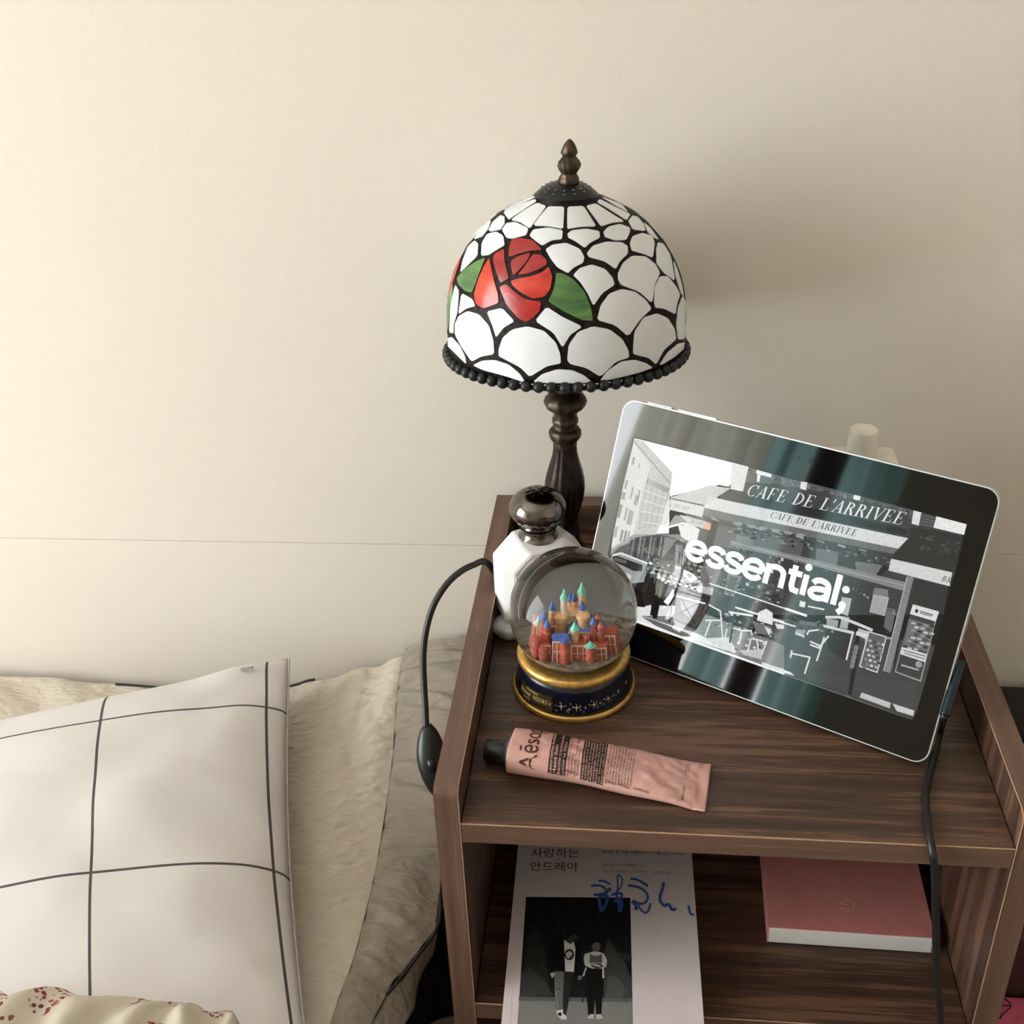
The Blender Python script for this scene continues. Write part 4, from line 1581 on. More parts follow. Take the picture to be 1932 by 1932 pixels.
# glass ball
t = NT('water_filled_ball_glass')
gb = t.n('ShaderNodeBsdfGlass')
gb.inputs['IOR'].default_value = 1.34
gb.inputs['Roughness'].default_value = 0.0
gb.inputs[0].default_value = (.97, .97, .96, 1)
t.l(gb.outputs[0], t.out.inputs[0])
GR, GZ = .0506, .0730
bm = bmesh.new()
pr = []
for k in range(40):
    a = -PI / 2 + PI * k / 39
    pr.append((GR * math.cos(a) if 0 < k < 39 else 0, GZ + GR * math.sin(a)))
lathe(bm, pr, (GX, GY, 0), 96, cap=False)
obj('glass_ball', bm, t.m, globe, smooth=True)
# rocky ground inside
M['rock'] = plain('grey_painted_rock', (134, 126, 112), .7, 0, .25, 160, .8, .002)
bm = bmesh.new()


def rock(u, v):
    a, r = 2 * PI * u, .0405 * v
    x, y = r * math.cos(a), r * math.sin(a)
    z = .0438 + .0030 * (1 - v ** 2) + .0022 * noise.noise(Vector((x * 190, y * 190, 1))) + .0012 * noise.noise(Vector((x * 420, y * 420, 4)))
    if v > .99:
        z = .0440
    return Vector((GX + x, GY + y, z))


grid_surface(bm, rock, 72, 18)
bmesh.ops.remove_doubles(bm, verts=bm.verts, dist=1e-6)
obj('rock_ground', bm, M['rock'], globe)
# castle, a generic cluster of towers
M['brick'] = plain('terracotta_paint', (194, 104, 86), .5, 0, .12, 500, .2)
M['cream'] = plain('sandy_cream_paint', (232, 192, 146), .5, 0, .1, 500, .2)
M['whitep'] = plain('off_white_paint', (234, 222, 206), .5, 0, .05, 500)
M['blue'] = plain('cobalt_roof_paint', (62, 100, 176), .35, 0, .15, 500)
M['mint'] = plain('mint_green_roof_paint', (124, 206, 184), .35, 0, .1, 500)
castle = []
cbase = .0465
MAG = .74            # the water in the ball enlarges what stands in it


def app(px, py):
    return 1078 + (px - 1078) * MAG, 1152 + (py - 1152) * MAG




def cpos(px, depth):
    """castle point: pixel column px at depth (m behind the globe centre)"""
    return ony(px, 1240, GY + depth).x


def tower(px, py_top, dep, r, mw, mr, zroof, body_z=cbase - .003, rings_=(), roof_r=1.25, seg=14):
    """round tower with a conical roof; py_top is where the tip shows"""
    dep, r, zroof = dep * MAG, r * MAG, zroof * MAG
    y = GY + dep
    tip = ony(*app(px, py_top), y)
    x = tip.x
    zb = tip.z - zroof
    bm = bmesh.new()
    lathe(bm, [(r, body_z), (r, zb - .0012), (r * 1.18, zb - .0006), (r * 1.18, zb)], (x, y, 0), seg)
    for q in rings_:
        lathe(bm, [(r * 1.1, body_z + (zb - body_z) * q), (r * 1.16, body_z + (zb - body_z) * q + .0005), (r * 1.1, body_z + (zb - body_z) * q + .001)], (x, y, 0), seg)
    t_ = obj('tower', bm, M[mw], globe, angle=40)
    bm = bmesh.new()
    lathe(bm, [(r * roof_r, 0), (r * roof_r * 1.02, .0003), (r * .62, zroof * .42), (r * .3, zroof * .72), (0, zroof)], (x, y, zb), seg)
    obj('roof', bm, M[mr], t_, angle=40)
    return x, y, zb, t_


def block(px0, px1, py_top, dep, dz, mw, depth=.010, roof=None, zb=cbase - .003):
    dep, depth = dep * MAG, depth * MAG
    y = GY + dep
    a, b = ony(*app(px0, py_top), y), ony(*app(px1, py_top), y)
    zt = (a.z + b.z) / 2
    o = obj('castle_wall', bx((a.x, y, zb), (b.x, y + depth, zt), .0003), M[mw], globe)
    # string course and small windows
    bm = bmesh.new()
    nwin = max(1, int((b.x - a.x) / .0027))
    box(bm, (a.x - .0003, y - .0004, zt - .0012), (b.x + .0003, y + .0006, zt - .0004))
    box(bm, (a.x - .0002, y - .0003, zb + (zt - zb) * .55), (b.x + .0002, y + .0004, zb + (zt - zb) * .55 + .0005))
    for k in range(nwin + 1):
        x = a.x + (b.x - a.x) * k / nwin
        box(bm, (x - .00025, y - .0003, zb), (x + .00025, y + .0004, zt - .001))
    obj('white_trim', bm, M['whitep'], o)
    if roof:
        bm = bmesh.new()
        w, d = b.x - a.x, depth
        vs = [bm.verts.new(p) for p in ((a.x - .0004, y - .0006, zt), (b.x + .0004, y - .0006, zt), (b.x + .0004, y + d, zt), (a.x - .0004, y + d, zt), (a.x + w * .2, y + d * .4, zt + .0037), (b.x - w * .2, y + d * .4, zt + .0037))]
        for f in ((0, 1, 5, 4), (1, 2, 5), (2, 3, 4, 5), (3, 0, 4), (3, 2, 1, 0)):
            bm.faces.new([vs[i] for i in f])
        obj('roof', bm, M[roof], o)
    return o


# back rank: the tall keep
tower(1099, 1094, .010, .0030, 'cream', 'mint', .012, rings_=(.5, .75, .85))
tower(1099, 1131, .006, .0027, 'cream', 'blue', .0085)
tower(1065, 1108, .006, .0028, 'whitep', 'mint', .0105, rings_=(.55, .72, .8))
tower(1057, 1150, .009, .0020, 'cream', 'blue', .008)
tower(1077, 1118, .016, .0022, 'cream', 'blue', .008)
tower(1084, 1117, .015, .0022, 'cream', 'blue', .008)
tower(1043, 1130, .004, .0024, 'cream', 'blue', .0095)
x0, x1 = ony(*app(1062, 1160), GY + .006).x, ony(*app(1102, 1160), GY + .006).x
ztop = ony(*app(1080, 1158), GY + .004).z
o = obj('castle_wall', bx((x0, GY + .004, cbase - .002), (x1, GY + .013, ztop), .0004), M['cream'], globe)
bm = bmesh.new()
for k in range(9):
    x = x0 + (x1 - x0) * (k + .2) / 9
    box(bm, (x, GY + .0035, ztop), (x + (x1 - x0) / 18, GY + .0045, ztop + .0009))
box(bm, (x0 - .0004, GY + .0035, ztop - .0012), (x1 + .0004, GY + .0046, ztop + .0001))
box(bm, (x0 - .0004, GY + .0035, ztop - .0065), (x1 + .0004, GY + .0044, ztop - .0058))
obj('white_trim', bm, M['whitep'], o)
for px, dep in ((1060, .002), (1101, .001)):
    p = ony(*app(px, 1160), GY + dep)
    bm = bmesh.new()
    lathe(bm, [(.0034, cbase - .002), (.0032, p.z - .003), (.0040, p.z - .0015), (.0040, p.z), (.0031, p.z), (.0031, p.z + .0004)], (p.x, p.y, 0), 14)
    obj('turret', bm, M['cream'], globe, angle=40)
# middle rank, rust-red houses
block(1012, 1050, 1178, .000, 0, 'brick', .014)
block(1074, 1138, 1190, -.004, 0, 'brick', .012, 'blue')
block(1118, 1158, 1196, -.002, 0, 'brick', .014)
tower(1121, 1162, -.003, .0027, 'brick', 'blue', .007, rings_=(.6, .8))
tower(1128, 1158, .002, .0022, 'brick', 'brick', .004)
tower(1135, 1172, -.006, .0022, 'brick', 'brick', .0055, rings_=(.5, .8))
tower(1026, 1147, -.004, .0030, 'brick', 'blue', .011, rings_=(.6,))
tower(1018, 1160, .002, .0024, 'cream', 'mint', .008)
tower(1032, 1166, -.008, .0026, 'brick', 'blue', .008, rings_=(.5, .8))
tower(1085, 1172, -.012, .0032, 'cream', 'mint', .0085, rings_=(.35, .55, .75))
tower(1107, 1196, -.013, .0019, 'brick', 'brick', .004)
# front rank
block(1042, 1078, 1212, -.020, 0, 'brick', .010, 'blue')
block(1080, 1112, 1218, -.017, 0, 'brick', .010)
block(1108, 1146, 1222, -.015, 0, 'brick', .010)
block(1008, 1040, 1216, -.014, 0, 'brick', .010)
tower(1116, 1212, -.020, .0040, 'brick', 'mint', .0055, rings_=(.4, .7), roof_r=1.3)
tower(1012, 1200, -.013, .0034, 'brick', 'brick', .002, rings_=(.5, .8), roof_r=1.1)
tower(1066, 1206, -.0225, .0036, 'brick', 'blue', .004, rings_=(.25, .45, .65, .85), roof_r=1.1)
tower(1024, 1222, -.020, .0036, 'brick', 'brick', .002, rings_=(.5, .8), roof_r=1.1)

# ================================================================ THE WHITE PERFUME BOTTLE
BXC, BYC = .0385, .2475
pf = root('perfume_bottle', 'white faceted octagonal perfume bottle with round dark silver stopper', 'bottle', (BXC, BYC, 0))
M['porcelain'] = plain('glossy_white_glass', (232, 232, 234), .18, 0, .01)
M['dark_chrome'] = plain('smoked_chrome', (112, 106, 102), .16, 1.0, .12, 120)
ROT = Matrix.Rotation(math.radians(24), 3, 'Z')


def bpt(x, y, z):
    return Vector((BXC, BYC, 0)) + ROT @ Vector((x, y, z))


BH, BW, BD = .0892, .0375, .021


def octa(w, z0, z1, cut):
    return [(-w + cut, z0), (w - cut, z0), (w, z0 + cut), (w, z1 - cut), (w - cut, z1), (-w + cut, z1), (-w, z1 - cut), (-w, z0 + cut)]


bm = bmesh.new()
loops = []
for y, ins in ((-BD, .0085), (-BD + .0075, 0), (BD - .0075, 0), (BD, .0085)):
    pts = octa(BW - ins, 0 + ins * .25, BH - ins * .55, .0185 - ins * .35)
    loops.append([bm.verts.new(bpt(x, y, z)) for x, z in pts])
for A, B in zip(loops[:-1], loops[1:]):
    for i in range(8):
        j = (i + 1) % 8
        bm.faces.new((A[i], A[j], B[j], B[i]))
bm.faces.new(loops[0][::-1])
bm.faces.new(loops[-1])
bmesh.ops.recalc_face_normals(bm, faces=bm.faces)
bmesh.ops.bevel(bm, geom=bm.edges[:], offset=.0007, segments=2, affect='EDGES')
bb = obj('body', bm, M['porcelain'], pf, angle=25)
Pb = Print(lambda x, z, ly: bpt(x, -BD - .0001 * ly, z))
for w_, c_ in ((.0165, .011), (.0150, .010)):
    q = octa(w_, .040 - w_ * 1.15, .040 + w_ * 1.15, c_ * .8)
    Pb.line(q + [q[0]], .0005, (200, 92, 110), 1)
Pb.done('red_outline_print', ink_material('printed_rose_red_ink', .4), bb, 'double thin rose-red outline')
p = bpt(0, 0, 0)
bm = bmesh.new()
lathe(bm, [(.0165, BH - .0012), (.0172, BH + .0005), (.0160, BH + .002), (.0146, BH + .004), (.0142, BH + .0070), (.0150, BH + .0095), (.0165, BH + .0105)], (p.x, p.y, 0), 48)
obj('neck', bm, M['dark_chrome'], pf, angle=40)
bm = bmesh.new()
pr = []
for k in range(30):
    a = -PI / 2 + .45 + (PI - .45) * k / 29
    r = .0238 * math.cos(a) if k < 29 else 0
    z = BH + .0265 + .0170 * math.sin(a)
    pr.append((max(r, 0), z))
pr = [(.0150, pr[0][1] - .0005)] + pr


def engrave(a, r, z):
    zz = (z - BH - .0265) / .0170
    if -.72 < zz < -.18:
        return r * (1 + .016 * math.sin(12 * a + 9 * zz) * math.sin(5 * a) + .014 * math.sin(19 * a - 8 * zz))
    if zz > .86:
        return r * (1 + .02 * math.sin(7 * a + 5 * zz))
    return r


lathe(bm, pr, (p.x, p.y, 0), 110, rf=engrave)
for v in bm.verts:
    zz = (v.co.z - BH - .0265) / .0170
    r = math.hypot(v.co.x - p.x, v.co.y - p.y)
    if r < .010 and zz > 0:
        v.co.z += .00025 * math.sin(r * 2600) + .0011 * noise.noise(v.co * 520)
ball = obj('stopper', bm, M['dark_chrome'], pf, smooth=True)
# small pale stone behind the globe
c = onz(953, 1192, .008)
bm = bmesh.new()
bmesh.ops.create_icosphere(bm, subdivisions=3, radius=1.0)
for v in bm.verts:
    n_ = .2 * noise.noise(v.co * 1.3 + Vector((3, 1, 2)))
    v.co = Vector((c.x + .002 + v.co.x * .0135 * (1 + n_), c.y + .006 + v.co.y * .014 * (1 + n_), max(.0002, .0085 + v.co.z * .0095 * (1 + n_))))
tag(obj('stone', bm, plain('pale_grey_crystal', (190, 192, 190), .35, 0, .1, 90, .3), None, angle=30), 'pale grey rough stone between perfume bottle and snow globe', 'stone')

# ================================================================ THE HAND CREAM TUBE
c0, c1 = onz(966, 1416, .012), onz(1337, 1477, .006)
AX = (c1 - c0)
AX.z = 0
TLEN = AX.length
AX.normalize()
AY = Vector((-AX.y, AX.x, 0))
tubeo = root('hand_cream_tube', 'crumpled pink metal hand cream tube lying in front of the globe', 'tube', (c0.x, c0.y, 0))


def tube_hw(u):
    return .0200 + .0056 * (u / TLEN) ** 1.6


def tube_h(u):
    return .0120 * (1 - (u / TLEN) ** 1.5) + .0006


def wr(x, y):
    v = Vector((x * 48, y * 60, 3.3))
    return (abs(noise.noise(v)) + .6 * abs(noise.noise(v * 2.3))) * .0036 - .0009


def tube_pt(u, w, off=0.0):
    """u along the tube, w in -1..1 across the upper side"""
    hw, h = tube_hw(u), tube_h(u)
    q = max(0, 1 - abs(w) ** 2.3) ** .5
    z = h + h * q + wr(u, w * hw) * q * (.15 + .85 * min(1, u / .05)) * (1 if u < TLEN - .008 else .2)
    if u > TLEN - .007:
        z = .0020 + .0008 * q + .0012 * math.sin(w * 4)
    wav = .0006 * math.sin(u * 90)
    return Vector((c0.x, c0.y, 0)) + AX * u + AY * (w * (hw + wav)) + Vector((0, 0, z + off))


bm = bmesh.new()
NU, NVV = 90, 36
T_, B_ = [], []
for i in range(NU + 1):
    u = TLEN * i / NU
    T_.append([bm.verts.new(tube_pt(u, -1 + 2 * j / NVV)) for j in range(NVV + 1)])
    row = []
    for j in range(1, NVV):
        w = -1 + 2 * j / NVV
        q = max(0, 1 - abs(w) ** 2.3) ** .5
        p0 = tube_pt(u, w)
        h = tube_h(u)
        p0.z = max(.0002, h - h * q) if u <= TLEN - .007 else .0004
        row.append(bm.verts.new(p0))
    B_.append([T_[i][0]] + row + [T_[i][NVV]])
for i in range(NU):
    for j in range(NVV):
        bm.faces.new((T_[i][j], T_[i + 1][j], T_[i + 1][j + 1], T_[i][j + 1]))
        bm.faces.new((B_[i][j], B_[i][j + 1], B_[i + 1][j + 1], B_[i + 1][j]))
bm.faces.new([v for v in T_[0]] + [v for v in B_[0][1:-1]][::-1])
bm.faces.new([v for v in T_[NU]][::-1] + [v for v in B_[NU][1:-1]])
bmesh.ops.recalc_face_normals(bm, faces=bm.faces)
body = obj('body', bm, plain('pink_painted_aluminium', (204, 159, 152), .40, .15, .03, 30), tubeo, smooth=True)
bm = bmesh.new()
mt = Matrix.Translation(Vector((c0.x, c0.y, .0125))) @ Matrix((AX.to_4d(), AY.to_4d(), (0, 0, 1, 0), (0, 0, 0, 1))).transposed() @ Matrix.Rotation(-PI / 2, 4, 'Y')
mt = Matrix.Translation(Vector((c0.x, c0.y, .0125))) @ Matrix(((AX.x, AY.x, 0, 0), (AX.y, AY.y, 0, 0), (0, 0, 1, 0), (0, 0, 0, 1))) @ Matrix.Rotation(-PI / 2, 4, 'Y')
lathe(bm, [(.0125, -.0005), (.0122, .001), (.0085, .0035), (.0075, .005)], (0, 0, 0), 40)
bmesh.ops.transform(bm, matrix=mt @ Matrix.Diagonal((.85, 1.4, 1, 1)), verts=bm.verts)
obj('shoulder', bm, plain('bare_aluminium', (150, 158, 160), .3, .9), tubeo, smooth=True)
bm = bmesh.new()
lathe(bm, [(.0088, .0035), (.0090, .0045), (.0080, .0195), (.0074, .0205)], (0, 0, 0), 40, rf=lambda a, r, z: r * (1 + .012 * math.cos(24 * a)))
bmesh.ops.transform(bm, matrix=mt, verts=bm.verts)
for v in bm.verts:
    v.co.z -= .0035
obj('cap', bm, M['black_plastic'], tubeo, angle=40)

# lettering: the text runs across the tube, from its near side to its far side


def zt(x, y):
    """enlargement (460 px -> 1932) to tube coordinates u (m along), s (m across, + away)"""
    p = onz(900 + x * .2381, 1350 + y * .2381, .020 - .012 * max(0, (x - 300) / 1500))
    d = p - Vector((c0.x, c0.y, 0))
    return d.dot(AX), d.dot(AY)


def tp_put(u, s, ly):
    u = min(max(u, .0005), TLEN)
    w = min(max(s / tube_hw(u), -.985), .985)
    return tube_pt(u, w, (.00022, .00026, .00050, .00056)[ly])


Pt = Print(tp_put)
dk = (52, 26, 24)


def across(s, x, y0, y1, em, c=dk, bold=0.0, ly=2, width=None):
    """text whose baseline is the line from (x, y0) up to (.., y1) of the enlargement"""
    a, b = zt(*y0), zt(*y1)
    L = math.hypot(b[0] - a[0], b[1] - a[1])
    ex = ((b[0] - a[0]) / L * L, (b[1] - a[1]) / L * L)
    ey = (-(b[1] - a[1]) / L * em, (b[0] - a[0]) / L * em)
    tris, w = text_tris(s, bold)
    for p in tris:
        Pt.poly([(a[0] + ex[0] * x_ / w + ey[0] * y_, a[1] + ex[1] * x_ / w + ey[1] * y_) for x_, y_ in p], c, ly)


across('Aēsop', 0, (462, 415), (525, 135), .0185, (74, 30, 24), 0.004)


def qgrid(q, c, ly, n=30):
    (a, b, c_, d) = [zt(*p) for p in q]
    for i in range(n):
        t0, t1 = i / n, (i + 1) / n
        for j in range(10):
            s0, s1 = j / 10, (j + 1) / 10
            f = lambda t_, s_: tuple((a[k] * (1 - t_) + d[k] * t_) * (1 - s_) + (b[k] * (1 - t_) + c_[k] * t_) * s_ for k in (0, 1))
            Pt.poly([f(t0, s0), f(t0, s1), f(t1, s1), f(t1, s0)], c, ly)


qgrid([(555, 438), (695, 460), (750, 165), (615, 148)], (30, 24, 24), 1)
qgrid([(812, 488), (995, 520), (1048, 215), (862, 182)], (30, 24, 24), 1)
lt = (214, 160, 144)
for k, s in enumerate(('Resurrection Aromatique', 'Hand Balm', 'Baume Aromatique Réveil', 'pour les Mains')):
    x = 586 + k * 33
    ln = (1, .55, 1, .7)[k]
    across(s, 0, (x, 436 + k * 5), (x + 52 * ln, 436 + k * 5 - 286 * ln), .0031, lt, .012 if k < 2 else 0, 3)
for k, (s, ln) in enumerate((('Mandarin Rind / Rosemary Leaf', 1), ('· Cedar Atlas', .45), ('Écorce de Mandarine / Feuille', 1), ('· Cèdre de l’Atlas', .55))):
    x = 722 + k * 25
    across(s, 0, (x, 464 + k * 4), (x + 50 * ln, 464 + k * 4 - 282 * ln), .0022, dk, 0, 2)
LOREM = ('Deeply nourished moisturising', 'hands and nails. Softens,', 'fragrant and non-greasy, for', 'Apply a small amount and', 'massage well into both', 'hands or as often as needed,', 'to cleansed dry hands and', 'leaves softened and moist')
for k, s in enumerate(LOREM):
    x = 836 + k * 22
    across(s, 0, (x, 486 + k * 4), (x + 48, 486 + k * 4 - 296), .0019, lt, 0, 3)
FR = ('Baume qui parfume et adoucit', 'les mains. Appliquer une noisette', 'mélange d’extraits botaniques', 'produit. Masser bien jusqu’à', 'régulièrement, en insistant sur', 'les mains et les cuticules', 'ou utiliser aussi souvent que', 'l’exigera besoin, pour adoucir', 'végétaux, huiles de lavande')
for k, s in enumerate(FR):
    x = 1028 + k * 24
    across(s, 0, (x, 518 + k * 4), (x + 46, 518 + k * 4 - 290), .0020, dk, 0, 2)
Pt.line([zt(1622, 640), zt(1665, 345)], .0003, dk, 2)
across('120 ml / 4.1 fl oz', 0, (1685, 420), (1690, 345), .0028, dk)
across('Made in Australia', 0, (1640, 640), (1652, 535), .0028, dk)
for k, (x0_, x1_, s) in enumerate(((555, 780, 'RESURRECTION AROMATIQUE'), (815, 855, 'BALM'), (885, 955, 'POUR LES'), (990, 1070, 'MAINS'), (1100, 1190, 'HAND BALM'), (1225, 1350, 'PARABEN FREE'))):
    a, b = zt(x0_, 470 + (x0_ - 555) * .2 + 26), zt(x1_, 470 + (x1_ - 555) * .2 + 26)
    Pt.text(s, (a[0], -.90 * tube_hw(a[0])), (b[0] - a[0], -.0012), (0, .0022), dk, width=1.0, layer=2)
Pt.done('lettering', ink_material('printed_tube_ink', .45), body)

# ================================================================ ON THE LOWER SHELF
BT = -.1805
book = root('book', 'white paperback with black-and-white cover photo and blue handwriting', 'book', (.1, .07, LOW))
bl_, br_ = onz(945, 1952, BT), onz(1329.5, 1952, BT)
tl_, tr_ = onz(977.5, 1592, BT), onz(1306, 1607, BT)
eu = (br_ - bl_)
ev = ((tl_ - bl_) + (tr_ - br_)) / 2
ev = ev.normalized()
bw = eu.length
eu.normalize()
eu = Vector((ev.y, -ev.x, 0)).normalized()
ev = Vector((-eu.y, eu.x, 0))
org = bl_ - ev * .0
BLEN = .212


def bkp(s, t_, z):
    return Vector((org.x, org.y, 0)) + eu * s + ev * t_ + Vector((0, 0, z))


def bslab(s0, s1, t0, t1, z0, z1):
    bm = bmesh.new()
    A = [bm.verts.new(bkp(s, t_, z0)) for s, t_ in ((s0, t0), (s1, t0), (s1, t1), (s0, t1))]
    B = [bm.verts.new(bkp(s, t_, z1)) for s, t_ in ((s0, t0), (s1, t0), (s1, t1), (s0, t1))]
    bm.faces.new(A[::-1])
    bm.faces.new(B)
    for i in range(4):
        bm.faces.new((A[i], A[(i + 1) % 4], B[(i + 1) % 4], B[i]))
    return bm


M['cover'] = plain('matte_pinkish_white_cover', (222, 210, 214), .45, 0, .02)
bm = bslab(0, bw, -.02, BLEN, BT - .0006, BT)
cov = obj('cover', bm, M['cover'], book)
obj('pages', bslab(.001, bw - .0006, -.0195, BLEN - .0005, LOW + .0008, BT - .0006), plain('paper_edges', (226, 220, 208), .8), book)
obj('cover', bslab(0, bw, -.02, BLEN, LOW + .0002, LOW + .0008), M['cover'], book)
bm = bslab(-.0005, .0, -.02, BLEN, LOW + .0002, BT)
obj('spine', bm, M['cover'], book)


def bk_put(px, py, ly):
    p = onz(px, py, BT)
    return Vector((p.x, p.y, BT + .00006 * ly))


Pk = Print(bk_put)


def zb(x, y):
    return 940 + x * .20704, 1580 + y * .20704


def kp(pts, c, ly):
    Pk.poly([zb(*p) for p in pts], c, ly)


def kl(pts, w, c, ly):
    Pk.line([zb(*p) for p in pts], w * .20704, c, ly)


random.seed(5)
kp([(253, 542), (1203, 550), (1232, 1932), (160, 1932)], 24, 1)
kp([(192, 1452), (1222, 1468), (1232, 1932), (160, 1932)], 128, 2)
kp([(188, 1452), (1222, 1466), (1223, 1500), (186, 1490)], 96, 3)
# trees
for pts, c in (([(260, 900), (330, 790), (400, 900), (440, 1100), (480, 1450), (200, 1450)], 40), ([(210, 1230), (290, 1190), (420, 1300), (500, 1440), (195, 1450)], 62), ([(960, 1060), (1010, 910), (1060, 1010), (1150, 1130), (1215, 1300), (1222, 1466), (960, 1460)], 66), ([(1000, 1250), (1100, 1290), (1180, 1400), (1160, 1462), (980, 1462)], 84), ([(750, 1040), (960, 1040), (960, 1100), (750, 1090)], 44), ([(1070, 1050), (1215, 1060), (1218, 1130), (1120, 1110)], 52)):
    kp(pts, c, 2 + .2 * (c % 5))
for k in range(60):
    x = 250 + random.random() * 930
    y = 560 + random.random() * 860
    L = 40 + random.random() * 90
    kl([(x, y), (x + random.uniform(-20, 20), y + L * .5), (x + random.uniform(-30, 30), y + L)], random.uniform(3, 9), random.choice((32, 38, 44, 54)) + (16 if y > 1100 else 0), 3)
# taller person: dark jacket, white printed shirt, light jeans
kp([(600, 930), (690, 940), (745, 1000), (760, 1130), (750, 1270), (700, 1250), (610, 1230), (500, 1235), (470, 1260), (480, 1100), (520, 960)], 14, 4)
kp([(600, 935), (640, 960), (690, 955), (704, 1020), (690, 1228), (610, 1222)], 212, 5)
Pk.disc(zb(648, 1070), 45 * .207, 52 * .207, 36, 16, 6)
kp([(615, 1060), (650, 1035), (680, 1060), (660, 1090), (640, 1110), (620, 1090)], 190, 7)
kp([(630, 895), (650, 880), (700, 870), (728, 900), (722, 935), (690, 940), (668, 975), (625, 960)], 62, 6)
kp([(620, 880), (650, 848), (700, 842), (745, 868), (735, 900), (700, 880), (660, 900), (635, 920)], 12, 7)
kp([(512, 1222), (600, 1225), (592, 1400), (585, 1575), (530, 1580), (515, 1430)], 106, 5)
kp([(600, 1228), (690, 1228), (655, 1420), (618, 1620), (590, 1600), (592, 1400)], 42, 5)
kl([(540, 1380), (575, 1390)], 8, 60, 6)
kl([(525, 1400), (545, 1560)], 6, 150, 6)
kp([(470, 1240), (512, 1232), (515, 1265), (490, 1285)], 176, 5)
kp([(725, 1262), (765, 1262), (760, 1300), (728, 1300)], 110, 5)
kp([(530, 1580), (590, 1570), (592, 1610), (625, 1640), (620, 1662), (575, 1660), (535, 1620)], 214, 6)
kp([(545, 1600), (578, 1598), (575, 1632), (545, 1625)], 24, 7)
# smaller person: white long sleeves, grey vest, dark trousers
kp([(835, 1052), (870, 1040), (925, 1045), (965, 1065), (992, 1120), (985, 1180), (940, 1200), (860, 1200), (790, 1170), (778, 1110), (790, 1065)], 196, 5)
kp([(838, 1062), (868, 1080), (915, 1080), (945, 1062), (948, 1145), (830, 1145)], 92, 6)
kp([(845, 1150), (935, 1150), (960, 1180), (900, 1200), (850, 1180)], 66, 6)
kl([(860, 1160), (930, 1178)], 16, 190, 7)
kp([(850, 975), (880, 945), (920, 950), (932, 990), (922, 1030), (895, 1048), (862, 1035)], 96, 6)
kp([(842, 968), (870, 935), (920, 935), (942, 970), (935, 1000), (925, 965), (880, 955), (855, 985)], 18, 7)
kp([(820, 1195), (965, 1195), (958, 1330), (945, 1480), (940, 1620), (895, 1620), (880, 1480), (868, 1620), (820, 1620), (808, 1480), (792, 1300)], 16, 5)
kp([(795, 1185), (808, 1190), (782, 1270), (768, 1265)], 190, 6)
kp([(948, 1190), (962, 1190), (968, 1285), (948, 1285)], 200, 6)
kp([(812, 1650), (840, 1612), (872, 1615), (872, 1655)], 190, 6)
kp([(888, 1618), (935, 1612), (957, 1650), (900, 1660)], 190, 6)
# title and credits
ink_k = (44, 38, 40)


def ktext(s, p0, p1, em, c, ly=2, bold=0.0):
    a, b = zb(*p0), zb(*p1)
    up = (-(b[1] - a[1]), -(b[0] - a[0]))
    L = math.hypot(b[0] - a[0], b[1] - a[1])
    e_ = em * .20704
    Pk.text(s, a, (b[0] - a[0], b[1] - a[1]), (up[0] / L * e_ * -1 if False else (b[1] - a[1]) / L * e_ * .0, -e_), c, width=1.0, bold=bold, layer=ly)


ktext('사랑하는', (300, 175), (738, 178), 92, ink_k)
ktext('안드레아', (292, 298), (730, 302), 92, ink_k)
ktext('열여덟 살 사람 아들에게 편지를 쓰다 보내다', (940, 142), (1700, 162), 34, ink_k)
ktext('글쓴 룽잉타이 龍應台', (945, 262), (1265, 264), 30, (96, 84, 88))
ktext('사진 안드레아 Andreas Walther', (945, 322), (1360, 322), 30, (96, 84, 88))
ktext('강영희 옮김', (1415, 332), (1590, 336), 32, (96, 84, 88))
blue = (58, 92, 172)
ns = 0
for pts, w in (([(915, 398), (970, 405), (1022, 432)], 18), ([(845, 448), (905, 440), (960, 458), (985, 500), (930, 520), (870, 530)], 18), ([(1025, 468), (980, 510), (920, 560), (925, 600), (940, 680)], 30), ([(870, 525), (940, 530), (1000, 545), (985, 600), (950, 680)], 26), ([(1085, 500), (1088, 420), (1088, 352), (1110, 355), (1130, 390), (1120, 450), (1080, 500)], 13), ([(1080, 500), (1082, 560), (1100, 620), (1105, 680)], 26), ([(1030, 530), (1080, 515), (1125, 520), (1110, 560), (1050, 590)], 24), ([(1110, 560), (1130, 620), (1108, 685)], 24), ([(1203, 382), (1265, 390), (1320, 420), (1365, 448)], 20), ([(1180, 445), (1240, 450), (1310, 475), (1355, 520), (1360, 570), (1330, 605), (1280, 608), (1230, 580)], 20), ([(1215, 590), (1250, 620), (1262, 655), (1240, 650)], 24), ([(1280, 608), (1290, 650), (1335, 692), (1370, 670), (1388, 605)], 18), ([(1508, 415), (1495, 480), (1475, 540), (1478, 590), (1515, 630), (1550, 615), (1585, 665), (1620, 655)], 24), ([(1732, 625), (1738, 660), (1748, 698), (1768, 710), (1786, 709)], 16)):
    q = catmull([(x, y, 0) for x, y in pts], 4)
    kl([(v.x, v.y) for v in q], w, blue, 9 + ns * .4)
    ns += 1
kl([(135, 1260), (112, 1700)], 3, (196, 184, 188), 2)
Pk.done('cover_print', ink_material('printed_cover_ink', .45, 0, .10, 500), cov, 'black-and-white photo of two people walking, title and blue handwriting')

